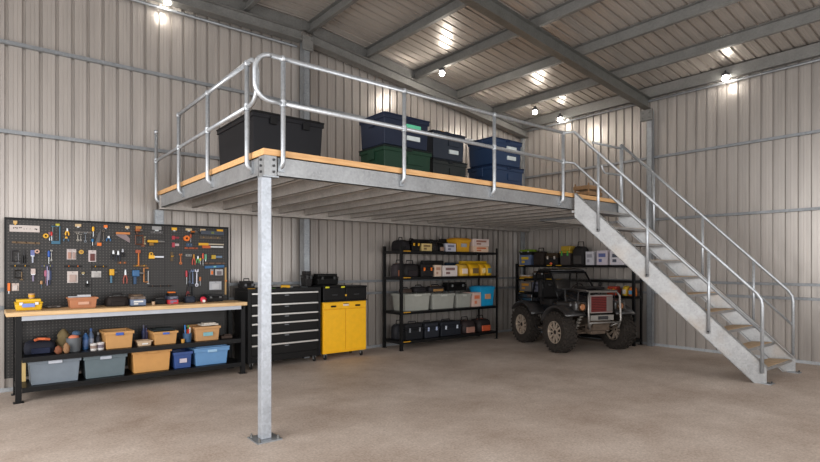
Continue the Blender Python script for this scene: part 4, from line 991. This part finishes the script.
# ------------------------------------------------------------------ shelving racks
def rack(name, label, x0, x1, y0, y1, H, levels, along='x', mats=None, h=.05):
    t = thing(name, label, 'shelving', ((x0 + x1) / 2, (y0 + y1) / 2, 0)); cx, cy = (x0 + x1) / 2, (y0 + y1) / 2
    p = .05
    for x in (x0, x1 - p):
        for y in (y0, y1 - p):
            u = MB().box(x - cx, x - cx + p, y - cy, y - cy + .006, .006, H).box(x - cx, x - cx + .006, y - cy + .006, y - cy + p, .006, H)
            if x > x0: u = MB().box(x - cx, x - cx + p, y - cy, y - cy + .006, .006, H).box(x - cx + p - .006, x - cx + p, y - cy + .006, y - cy + p, .006, H)
            pt = u.build('upright', BLACKM, t)
            MB().box(x - cx - .012, x - cx + p + .012, y - cy - .012, y - cy + p + .012, 0, .006).build('foot_plate', BLACKM, pt)
    for z in levels:
        s_ = MB().box(x0 - cx + p, x1 - cx - p, y0 - cy + .008, y1 - cy - .008, z - .014, z)
        s_.box(x0 - cx + p, x1 - cx - p, y0 - cy + .002, y0 - cy + .008, z - h, z).box(x0 - cx + p, x1 - cx - p, y1 - cy - .008, y1 - cy - .002, z - h, z)
        s_.box(x0 - cx + .008, x0 - cx + .02, y0 - cy + p, y1 - cy - p, z - h, z).box(x1 - cx - .02, x1 - cx - .008, y0 - cy + p, y1 - cy - p, z - h, z)
        so = s_.build('shelf', BLACKM, t)
        if along == 'x': MB().box(x0 - cx + p + .01, x0 - cx + p + .18, y0 - cy - .001, y0 - cy + .0018, z - .016, z - .001).build('yellow_label', K(206, 150, 30), so)
        else:
            for a in (.12, .9, 1.15): MB().box(x0 - cx - .001, x0 - cx + .0018, y1 - cy - a - .14, y1 - cy - a, z - .018, z - .001).build('yellow_label', K(206, 160, 30), so)
    return t
R1 = (1.87, 1.37, .72, .17)
rack('shelving_rack', 'black four shelf rack of toolboxes and bins standing against the back wall', 6.06, 8.73, 7.72, 8.30, 1.96, R1)
YB = 7.79
def r1(fn, name, label, a, b, py, lv, d, *args, cap=None, yo=0, **k):
    l, w, h = bk(a, b, py, YB + yo, d, R1[lv] + .001)
    if cap: h = min(h, cap)
    return fn(name, label, l, 0, w * .985, d, h, *args, **k)
# top shelf
r1(bag, 'tool_bag', 'large black bag at the left end of the top shelf', 403.5, 411, 236.5, 0, .42, K(32, 30, 32, .7))
r1(toolbox, 'tool_case', 'black case with yellow and grey labels, second on the top shelf', 412, 420.5, 238, 0, .3, BLACK, acc=YEL2)
r1(carton, 'carton', 'cream carton with dark print on the top shelf', 421.8, 432, 243.5, 0, .3, K(206, 180, 120), K(120, 96, 60), group='cartons on the tall rack')
r1(bag, 'tool_pouch', 'black pouch right of the cream carton on the top shelf', 433, 438.8, 239, 0, .28, BLK2, cat='pouch')
r1(bag, 'tool_pouch', 'brown fronted pouch on the top shelf next to the white and grey carton', 439.2, 444.8, 240, 0, .28, BLACK, K(150, 120, 104), cat='pouch')
r1(carton, 'carton', 'white and grey carton left of the yellow tub on the top shelf', 446, 456, 243.5, 0, .3, K(196, 194, 204), K(110, 110, 130))
tb = r1(tote, 'storage_tub', 'golden yellow tub on the top shelf', 'tub', 456.8, 470.5, 0, 0) if False else None
l, w, h = bk(456.8, 471, 238, YB, .3, R1[0] + .001)
tote('storage_tub', 'golden yellow tub with grey label on the top shelf', 'tub', l, 0, w, .3, h, K(216, 160, 36, .45), lid=K(196, 136, 26, .45), plate=K(160, 166, 176), handle=False)
l, w, h = bk(474, 488.5, 246.3, YB, .3, R1[0] + .001)
carton('carton', 'white carton with orange print, lower of two at the right of the top shelf', l, 0, w, .3, h, K(226, 196, 170), K(206, 110, 60))
l2, w2, h2 = bk(473.5, 489, 239, YB, .3, R1[0] + .004 + h)
carton('carton', 'pinkish white carton, upper of two at the right of the top shelf', l2, 0, w2, .3, h2, K(224, 204, 196), K(160, 110, 90))
# dark long case lying behind, top of boxes
# second shelf
r1(bag, 'tool_bag', 'grey and orange bag at the left end of the second shelf', 395.5, 409, 259.5, 1, .2, K(60, 54, 56, .7), K(150, 90, 60, .7), yo=.22)
r1(bag, 'tool_bag', 'black bag with yellow tag on the second shelf', 405, 420, 260, 1, .19, BLK2, K(40, 34, 36, .7))
r1(toolbox, 'tool_case', 'black case with orange label in the middle of the second shelf', 421.5, 434, 262, 1, .3, BLK2, acc=ORA)
r1(carton, 'carton', 'small cream carton right of the orange labelled case', 435, 441.5, 265, 1, .28, K(214, 190, 170), K(170, 130, 110))
r1(carton, 'carton', 'wide white carton with brown print on the second shelf', 443, 457.5, 265.5, 1, .3, K(214, 204, 200), K(130, 100, 96))
r1(pack, 'grain_pack', 'yellow and white pack, leftmost of the yellow packs on the second shelf', 460.5, 469.5, 264, 1, .26, K(222, 176, 70, .5), K(236, 216, 200))
r1(pack, 'grain_pack', 'golden pack with dark emblem, second of the yellow packs', 471, 480.5, 263.5, 1, .26, K(218, 166, 24, .45), K(110, 90, 60))
r1(pack, 'grain_pack', 'yellow pack with cream stripe, third of the yellow packs', 481.5, 486.5, 263.5, 1, .24, K(214, 160, 30, .45), K(232, 210, 150))
r1(pack, 'grain_pack', 'yellow pack with blue emblem, rightmost of the yellow packs', 487, 492.5, 263.5, 1, .24, K(220, 170, 24, .45), K(90, 120, 130))
l, w, h = bk(462, 488, 261, YB + .3, .14, R1[1] + .001)
toolbox('tool_case', 'flat yellow topped case lying behind the yellow packs', l, 0, w, .14, h, BLK2, lidm=K(206, 160, 20, .45), handle=False)
for a, b, py, lv, lab in ((413, 439, 239.5, 0, 'long black case lying behind the cream carton on the top shelf'), (441, 456.5, 239, 0, 'black case lying behind the white and grey carton on the top shelf'), (423, 445, 260.5, 1, 'long black case lying behind the orange labelled case'), (446.5, 458, 262.5, 1, 'dark blue case lying behind the wide white carton')):
    l, w, h = bk(a, b, py, YB + .33, .12, R1[lv] + .001)
    toolbox('tool_case', lab, l, 0, w, .12, h, BLK2 if 'blue' not in lab else K(30, 44, 58, .5), handle=False, acc=K(60, 60, 60))
# third shelf: grey bins
GB = K(150, 150, 142, .5)
for a, b, lab in ((404.5, 431, 'wide grey open bin at the left end of the third shelf'), (432.5, 455.5, 'grey open bin in the middle of the third shelf'), (457, 472, 'smaller grey open bin left of the pinkish carton on the third shelf')):
    l, w, h = bk(a, b, 293.8, YB, .42, R1[2] + .001)
    tote('storage_bin', lab, 'bin', l, 0, w * .985, .42, h, GB, plate=K(176, 176, 168, .5), group='grey open bins on the third shelf of the tall rack')
def on3(px0, px1, pyt, label, fn, m, name, base=.3, yo=.08, d=.2, **k):
    z = R1[2] + base; l, w, h = bk(px0, px1, pyt, YB + yo, d, z); return fn(name, label, l, 0, w, d, h, m, **k)
hb = bk(389, 404.5, 293.8, YB, .36, R1[2] + .001)[2] + .003
on3(404, 413, 287.5, 'dark brown bundle lying at the left of the wide grey bin', bag, K(66, 54, 48, .8), 'tool_pouch', hb, cat='pouch')
on3(415, 428, 285, 'black pouch lying over the wide grey bin', bag, K(34, 32, 34, .7), 'tool_pouch', hb, cat='pouch')
on3(430, 446, 284.5, 'black and amber bag lying over the middle grey bin', bag, K(40, 38, 40, .7), 'tool_bag', hb, acc=K(150, 110, 60, .7))
on3(448, 467, 282.3, 'black box lying over the smaller grey bin on the third shelf', toolbox, BLACK, 'tool_case', hb, handle=False)
r1(carton, 'carton', 'pinkish carton with orange picture beside the cyan tub', 473, 481, 292.5, 2, .3, K(206, 176, 164), K(206, 116, 80))
l, w, h = bk(480.8, 495, 286, YB, .34, R1[2] + .001)
t = tote('storage_tub', 'bright cyan tub with orange picture at the right end of the third shelf', 'tub', l, 0, w, .34, h, K(28, 148, 196, .42), lid=K(36, 140, 186, .42), plate=K(206, 150, 110), handle=False)
# bottom shelf: black cases
for i, (a, b, py, c, ac, lab, fn) in enumerate((
    (395.5, 409, 320, K(38, 38, 42, .6), None, 'black bag at the left end of the bottom shelf behind the upright', 'bag'),
    (406, 424, 321.5, K(30, 31, 34, .45), K(120, 122, 126), 'wide black case with grey latches, second on the bottom shelf', 'box'),
    (425.5, 440, 321, K(40, 42, 48, .5), K(150, 160, 186), 'black case with pale blue latches on the bottom shelf', 'box'),
    (441.5, 462, 319.5, K(34, 36, 42, .5), K(190, 196, 206), 'black case with white latches in the middle of the bottom shelf', 'box'),
    (464, 477.5, 317, K(46, 38, 38, .6), K(150, 110, 96), 'dark brown bag on the bottom shelf', 'bag'),
    (479.5, 493, 315.5, K(40, 34, 34, .6), K(190, 84, 50), 'black and orange bag at the right end of the bottom shelf', 'bag'))):
    dd = .2 if a < 410 else .38
    l, w, h = bk(a, b, py, YB + (.23 if a < 400 else 0), dd, R1[3] + .001)
    if fn == 'bag': bag('tool_bag', lab, l, 0, w * .98, dd - .02, h, c, ac, group='bags on the bottom shelf of the tall rack')
    else: toolbox('tool_case', lab, l, 0, w * .98, dd - .02, h, c, acc=ac, group='cases on the bottom shelf of the tall rack')

# second rack against the right wall behind the quad bike
R2 = (1.60, 1.29, .98, .12)
XF = 10.0
rack('shelving_rack', 'black shelving rack along the right wall behind the quad bike', XF, 10.32, 5.30, 8.28, 1.63, R2, along='y')
XI = 10.03
def r2(fn, name, label, a, b, py, lv, d, *args, cap=None, **k):
    d = min(d, .26); l, w, h = rk(a, b, py, XI, d, R2[lv] + .001)
    if cap: h = min(h, cap)
    return fn(name, label, l, RR_, w * .97, d, h, *args, **k)
r2(carton, 'carton', 'blue grey carton with yellow base at the left end of the side rack top', 519.5, 530.5, 255, 0, .26, K(96, 110, 140), K(206, 170, 40))
l, w, h = rk(519, 531, 249.5, XI, .24, R2[0] + .002 + rk(517, 530.5, 255, XI, .26, R2[0] + .001)[2])
toolbox('tool_case', 'flat black and lime case on top of the blue grey carton', l, RR_, w, .24, h, BLK2, lidm=K(120, 150, 30, .5), handle=False)
r2(bag, 'tool_bag', 'dark brown bag second from left on the side rack top', 532, 543.5, 247.5, 0, .28, K(46, 38, 34, .8))
r2(toolbox, 'tool_case', 'black case with brown lid on the side rack top', 544.8, 557.5, 253, 0, .26, BLK2, lidm=K(64, 50, 36, .6), acc=K(190, 180, 170), handle=False)
tag(MB().ball((0, 0, .03), .03).build('float_ball', K(222, 96, 50, .5), smooth=True), 'small orange ball standing before the brown lidded case', 'ball').location = (10.0, on_x(551, 10.0)[0], R2[0] + .001)
r2(toolbox, 'tool_case', 'yellow lidded black case on the side rack top', 559.5, 570, 246, 0, .26, K(70, 64, 62, .5), lidm=K(170, 140, 40, .5), acc=GRN, handle=False)
r2(bag, 'tool_bag', 'tall black bag with arched handle on the side rack top', 571, 584, 241, 0, .28, K(40, 38, 38, .75), K(66, 62, 60, .7))
r2(carton, 'carton', 'white ribbed carton on the side rack top, left of three', 585.5, 593.5, 251.5, 0, .26, K(196, 194, 200), K(150, 148, 156))
r2(carton, 'carton', 'white carton with blue and red print, middle of three on the side rack top', 596.5, 607.5, 250.5, 0, .26, K(196, 186, 194), K(90, 100, 150))
r2(carton, 'carton', 'white carton with dark print, right of three on the side rack top', 609.5, 624, 251, 0, .26, K(196, 192, 198), K(80, 84, 96))
r2(toolbox, 'tool_case', 'low yellow and white tray on the second side shelf', 519, 530.5, 275, 1, .26, K(190, 140, 40, .5), lidm=K(206, 196, 190, .5), handle=False)
r2(toolbox, 'tool_case', 'black tool case right of the low yellow and white tray', 532, 545, 271, 1, .26, BLK2, lidm=K(70, 52, 40, .5), handle=False)
r2(carton, 'carton', 'long yellow and grey carton at the left of the third side shelf', 519.5, 531, 281.5, 2, .26, K(110, 104, 100), K(190, 130, 40))
r2(carton, 'carton', 'grey carton right of the long yellow and grey carton', 532, 541, 282, 2, .26, K(96, 96, 110), K(60, 60, 70))
r2(pack, 'grain_pack', 'yellow patterned pack on the side rack seen right of the quad bike', 621.5, 626.5, 278, 2, .2, K(206, 170, 50, .5), K(206, 200, 196), cap=.2)
r2(pack, 'grain_pack', 'orange patterned pack on the side rack seen right of the quad bike', 627.5, 633, 280, 2, .2, K(214, 120, 50, .5), K(90, 150, 190), cap=.18)
r2(toolbox, 'tool_case', 'red and yellow case on the side rack seen through the quad bike cab', 606, 616, 283, 2, .22, K(170, 60, 40, .5), acc=YEL, cap=.18, handle=False)

# ------------------------------------------------------------------ quad bike
FWD = math.atan2(-.943, -.334)
Q = thing('quad_bike', 'muddy dark four wheel utility quad bike with roll cage and red fronted bull bar', 'quad bike', (9.05, 6.20, 0), FWD)
BODY = K(26, 27, 30, .25, coat=.6); MUD = mat((92, 78, 66), .85, 0, .3, 14, .4); BODM = mat((50, 48, 48), .32, .1, .35, 6, .1, coat=.5); RIM = K(176, 160, 144, .3, .3); RIMD = K(40, 35, 32, .5, .2)
TYRE = mat((48, 43, 39), .9, 0, .3, 20, .5)
WR, WWD, WB2, TK = .375, .26, .675, .65
for sx in (1, -1):
    for sy in (1, -1):
        Mx = Matrix.Translation((sx * WB2, sy * (TK if sx > 0 else .52), WR)) @ Matrix.Rotation(PI / 2, 4, 'X')
        h2 = WWD / 2
        m = MB().lathe([(.20, -h2 * .8), (.24, -h2), (.33, -h2), (.357, -h2 * .7), (.362, 0), (.357, h2 * .7), (.33, h2), (.24, h2), (.20, h2 * .8), (.20, -h2 * .8)], 40, Mx)
        for k in range(26):
            a = 2 * PI * k / 26
            for side, ph in ((-1, 0), (0, .5), (1, 0)):
                aa = a + ph * 2 * PI / 26
                R_ = Mx @ Matrix.Rotation(aa, 4, 'Z') @ Matrix.Rotation(side * .35, 4, 'X')
                m.box(.352, .376, -.022, .022, side * .078 - .032, side * .078 + .032, R_)
            for side in (-1, 1):
                m.box(.325, .358, -.016, .016, side * h2 - .012, side * h2 + .008, Mx @ Matrix.Rotation(a, 4, 'Z'))
        ty = m.build('tyre', TYRE, Q)
        out = -sy      # lathe z axis maps to -y
        r_ = MB().lathe([(.205, -h2 * .82), (.205, h2 * .82), (.19, h2 * .82), (.185, 0), (.19, -h2 * .82), (.205, -h2 * .82)], 32, Mx)
        r_.lathe([(.02, out * h2 * .1), (.188, out * h2 * .1)], 32, Mx)
        r_.build('rim', RIMD, ty, smooth=False)
        sp = MB()
        for k in range(10):
            sp.box(.03, .197, -.016, .016, -out * h2 * .3 - .014, -out * h2 * .3 + .014, Mx @ Matrix.Rotation(2 * PI * k / 10, 4, 'Z'))
            sp.box(.03, .197, -.016, .016, out * h2 * .62 - .014, out * h2 * .62 + .014, Mx @ Matrix.Rotation(2 * PI * k / 10, 4, 'Z'))
        sp.lathe([(.186, -out * h2 * .5), (.204, -out * h2 * .5), (.204, -out * h2 * .82), (.19, -out * h2 * .82), (.186, -out * h2 * .5)], 32, Mx)
        sp.lathe([(.186, out * h2 * .5 - .01), (.204, out * h2 * .5 - .01), (.204, out * h2 * .85), (.19, out * h2 * .85), (.186, out * h2 * .5 - .01)], 32, Mx)
        sp.build('spokes', RIM, ty)
        MB().lathe([(.045, out * h2 * .4), (.05, out * h2 * .66), (.03, out * h2 * .8)], 16, Mx).build('hub_cap', RIMD, ty)
# flared mudguards
def guard(cx, sy, r0, a0, a1, name, y0, y1, m):
    mb = MB(); n = 16
    rings = []
    for i in range(n + 1):
        a = math.radians(a0 + (a1 - a0) * i / n); c, s = math.cos(a), math.sin(a)
        P = lambda r, y: (cx + r * c, sy * y, WR + r * s)
        rings.append([P(r0, y1), P(r0 + .035, y1 - .01), P(r0 + .05, (y0 + y1) / 2), P(r0 + .04, y0), P(r0 + .01, y0), P(r0 + .02, (y0 + y1) / 2)])
    mb.loft(rings); return mb.build(name, m, Q, smooth=True)
for sy in (1, -1):
    guard(WB2, sy, .45, 42, 160, 'front_mudguard', .34, .76, BODM)
    guard(-WB2, sy, .45, 30, 140, 'rear_mudguard', .24, .64, BODM)
    # flat top deck between guard and body, headlamp pod
    MB().box(.5, .92, *sorted((sy * .2, sy * .60)), .84, .93).build('fender_panel', BODM, Q, bevel=.03)
    MB().box(.80, 1.02, *sorted((sy * .30, sy * .56)), .77, .95).build('headlamp_pod', BODM, Q, bevel=.04)
    hl = MB().cyl((1.0, sy * .42, .85), (1.045, sy * .42, .85), .075, .07, 20).build('headlamp', K(70, 50, 34, .2), Q)
    MB().cyl((1.043, sy * .42, .85), (1.053, sy * .42, .85), .055, .045, 20).build('lamp_lens', K(168, 112, 76, .15), hl)
    # foot well and side step
    MB().box(-.28, .3, *sorted((sy * .22, sy * .50)), .33, .37).box(.22, .3, *sorted((sy * .3, sy * .50)), .36, .62).build('foot_well', MUD, Q, bevel=.01)
    MB().tube([(-.35, sy * .5, .40), (-.2, sy * .53, .33), (.22, sy * .53, .33), (.36, sy * .5, .48)], .018, 8).build('nerf_bar', BODM, Q)
    MB().box(-.42, .32, *sorted((sy * .24, sy * .32)), .40, .88).build('side_panel', BODY, Q, bevel=.03)
    # suspension
    for cx in (WB2, -WB2):
        dx = .1 if cx > 0 else -.1
        MB().tube([(cx - .12, sy * .12, .36), (cx, sy * (.44 if cx > 0 else .36), .33), (cx + .12, sy * .12, .36)], .016, 8).build('lower_arm', MUD, Q)
        MB().tube([(cx - .1, sy * .12, .5), (cx, sy * (.44 if cx > 0 else .36), .43), (cx + .1, sy * .12, .5)], .014, 8).build('upper_arm', MUD, Q)
        coil = []
        a_, b_ = Vector((cx + dx, sy * .20, .76)), Vector((cx + dx * .6, sy * .36, .38))
        for k in range(73):
            f = k / 72; a = f * 2 * PI * 7; p = a_.lerp(b_, f)
            coil.append((p.x + .042 * math.cos(a), p.y + .042 * math.sin(a) * .9, p.z + .012 * math.sin(a)))
        sh = MB().cyl(a_, b_, .017).build('shock_absorber', K(90, 84, 78, .4, .4), Q)
        MB().tube(coil, .009, 6).build('coil_spring', K(190, 182, 170, .4), sh)
        MB().cyl((cx, sy * .06, WR), (cx, sy * (.46 if cx > 0 else .38), WR), .026).build('drive_shaft', MUD, Q)
# chassis
MB().box(-.95, .95, -.16, .16, .34, .44).box(-.6, .6, -.2, .2, .44, .62).build('chassis', MUD, Q, bevel=.02)
MB().box(-.35, .3, -.2, .2, .62, .80).cyl((.12, -.21, .56), (.12, .21, .56), .1).build('engine', BODM, Q, bevel=.02)
MB().prism([(.80, .36), (1.0, .42), (1.04, .58), (1.0, .6), (.8, .5)], -.18, .18, 'y').build('skid_plate', MUD, Q)
# bonnet
def sec(x, w, z0, z1, k=12):
    pts_ = []
    for i in range(k):
        a = 2 * PI * i / k + PI / k
        pts_.append((x, w / 2 * math.copysign(abs(math.cos(a)) ** .5, math.cos(a)), (z0 + z1) / 2 + (z1 - z0) / 2 * math.copysign(abs(math.sin(a)) ** .5, math.sin(a))))
    return pts_
MB().loft([sec(.18, .56, .72, 1.10), sec(.4, .62, .74, 1.13), sec(.7, .56, .72, 1.08), sec(.9, .48, .70, 1.04), sec(.97, .44, .7, 1.0)]).build('bonnet', BODY, Q, smooth=True)
MB().box(-.98, -.45, -.52, .52, .86, .93).box(-.98, -.95, -.5, .5, .93, 1.02).box(-.98, -.45, -.52, -.49, .93, 1.0).box(-.98, -.45, .49, .52, .93, 1.0).build('cargo_tray', BODY, Q, bevel=.01)
MB().box(-.92, -.86, -.4, .4, .55, .84).build('rear_panel', BODM, Q, bevel=.02)
# red fronted radiator guard
g = MB().box(.985, 1.03, -.25, .25, .73, 1.06).build('radiator_frame', K(150, 140, 136, .5, .3), Q, bevel=.01)
MB().box(1.03, 1.036, -.225, .225, .755, 1.035).build('radiator_core', K(122, 34, 30, .5), g)
MB().box(1.0362, 1.05, .1, .225, .76, 1.03).build('side_plate', K(120, 112, 108, .4, .3), g, bevel=.006)
m = MB()
for k in range(9): z = .775 + k * .03; m.box(1.036, 1.046, -.215, .095, z - .006, z + .006)
m.build('grille_bars', K(60, 30, 30, .5), g)
MB().box(.98, 1.06, -.25, .25, .60, .70).build('winch_bumper', K(150, 146, 140, .5, .3), Q, bevel=.01)
MB().cyl((1.06, -.1, .65), (1.06, .1, .65), .03).build('winch_drum', DARKG, Q)
BB = K(136, 132, 128, .3, .6)
bb = MB().tube([(1.1, -.31, .46), (1.12, -.35, .62), (1.1, -.34, 1.04), (1.07, -.29, 1.12), (1.07, .29, 1.12), (1.1, .34, 1.04), (1.12, .35, .62), (1.1, .31, .46)], .02, 10)
bb.tube([(1.12, -.345, .57), (1.12, .345, .57)], .016, 8)
for s in (-1, 1): bb.tube([(1.07, s * .25, 1.12), (.9, s * .27, 1.14), (.55, s * .27, 1.15)], .014, 8).tube([(1.11, s * .29, .55), (.9, s * .2, .45)], .016, 8)
bb.build('bull_bar', BB, Q, smooth=True)
fr = MB().tube([(.95, -.42, 1.13), (.95, .42, 1.13), (.45, .42, 1.15), (.45, -.42, 1.15)], .013, 8, closed=True)
for y in (-.28, -.14, 0, .14, .28): fr.tube([(.95, y, 1.13), (.45, y, 1.15)], .009, 6)
for s in (-1, 1):
    fr.tube([(.9, s * .4, 1.13), (.88, s * .4, .92)], .01, 6).tube([(.5, s * .4, 1.15), (.52, s * .4, .92)], .01, 6)
fr.build('front_rack', BODM, Q)
MB().box(.52, .88, -.22, .2, 1.162, 1.2).build('rack_pad', BLK2, Q, bevel=.012)
# cab: roll cage, roof, windscreen
cg = MB()
for s in (-1, 1):
    cg.tube([(.36, s * .44, .92), (.28, s * .44, 1.12), (.05, s * .41, 1.45), (-.05, s * .40, 1.48), (-.36, s * .40, 1.48), (-.44, s * .41, 1.43), (-.56, s * .44, .92)], .02, 10)
    cg.tube([(-.2, s * .42, .88), (-.22, s * .40, 1.47)], .014, 8)
for x, z in ((.05, 1.45), (-.42, 1.46)): cg.tube([(x, -.41, z), (x, .41, z)], .018, 8)
cg.tube([(.28, -.44, 1.12), (.28, .44, 1.12)], .016, 8)
cg.build('roll_cage', K(30, 30, 31, .25, .3), Q, smooth=True)
MB().loft([sec(.1, .70, 1.475, 1.50), sec(.02, .84, 1.478, 1.53), sec(-.25, .88, 1.48, 1.54), sec(-.38, .84, 1.478, 1.53), sec(-.46, .72, 1.475, 1.50)]).build('roof', K(30, 30, 32, .25, coat=.6), Q, smooth=True)
gl = bpy.data.materials.new('windscreen'); gl.use_nodes = True; gb = gl.node_tree.nodes['Principled BSDF']
gb.inputs['Transmission Weight'].default_value = 1; gb.inputs['Roughness'].default_value = .08; gb.inputs['Base Color'].default_value = (.55, .57, .58, 1); gb.inputs['IOR'].default_value = 1.3
MB().prism([(.275, 1.13), (.28, 1.128), (.06, 1.442), (.055, 1.444)], -.38, .38, 'y').build('windscreen', gl, Q)
for s in (-1, 1):
    MB().tube([(.3, s * .47, 1.16), (.3, s * .55, 1.2)], .008, 6).ball((.3, s * .57, 1.22), .05, (.4, 1, .8)).build('wing_mirror', BLACK, Q)
MB().box(-.42, -.02, -.36, .36, .80, .93).build('seat', BLK2, Q, bevel=.03)
MB().box(-.48, -.38, -.36, .36, .93, 1.30).build('backrest', BLK2, Q, bevel=.03)
sw = MB().lathe([(.13, -.01), (.145, 0), (.13, .01), (.12, 0), (.13, -.01)], 20, Matrix.Translation((.12, .15, 1.12)) @ Matrix.Rotation(-1.0, 4, 'Y')).build('steering_wheel', BLACK, Q)
MB().cyl((.2, .15, 1.05), (.12, .15, 1.12), .014).box(.105, .135, .04, .26, 1.112, 1.128).build('steering_column', BLACK, Q)
MB().cyl((-.99, -.3, .62), (-.82, -.3, .62), .05).build('exhaust', K(120, 110, 100, .4, .6), Q)

# ------------------------------------------------------------------ camera
cd = bpy.data.cameras.new('camera'); cam = bpy.data.objects.new('camera', cd); COL.objects.link(cam)
cam.location = (0, 0, EYE); cam.rotation_euler = (PI / 2, 0, -YAW)
cd.sensor_width = 36; cd.lens = FL / 820 * 36; cd.shift_y = (HZ - 231) / 820
cd.clip_start = .05
S.camera = cam

# ------------------------------------------------------------------ light: daylight through the open front of the shed, added area lights and the lamps
wd = bpy.data.worlds.new('daylight'); S.world = wd; wd.use_nodes = True
bg = wd.node_tree.nodes['Background']; bg.inputs['Color'].default_value = (.92, .95, 1.0, 1); bg.inputs['Strength'].default_value = 1.0
def area(name, loc, rotv, sx, sy, e, col):
    ld = bpy.data.lights.new(name, 'AREA'); ld.shape = 'RECTANGLE'; ld.size = sx; ld.size_y = sy; ld.energy = e; ld.color = col
    o = bpy.data.objects.new(name, ld); COL.objects.link(o); o.location = loc; o.rotation_euler = rotv; return o
# area lights added to supply daylight from unseen openings: front (behind the camera) and left
area('daylight_fill_front', (3.6, Y0 + .1, 2.0), (math.radians(90), 0, 0), 9, 3.8, 300, (1, .985, .97))
area('daylight_fill_left', (X0 + .1, 2.5, 2.3), (math.radians(90), 0, math.radians(-90)), 7, 4.2, 560, (1, .985, .97))
vs_ = S.view_settings
vs_.view_transform = 'Standard'; vs_.look = 'None'; vs_.gamma = 1; vs_.use_curve_mapping = False; vs_.exposure = 0.0
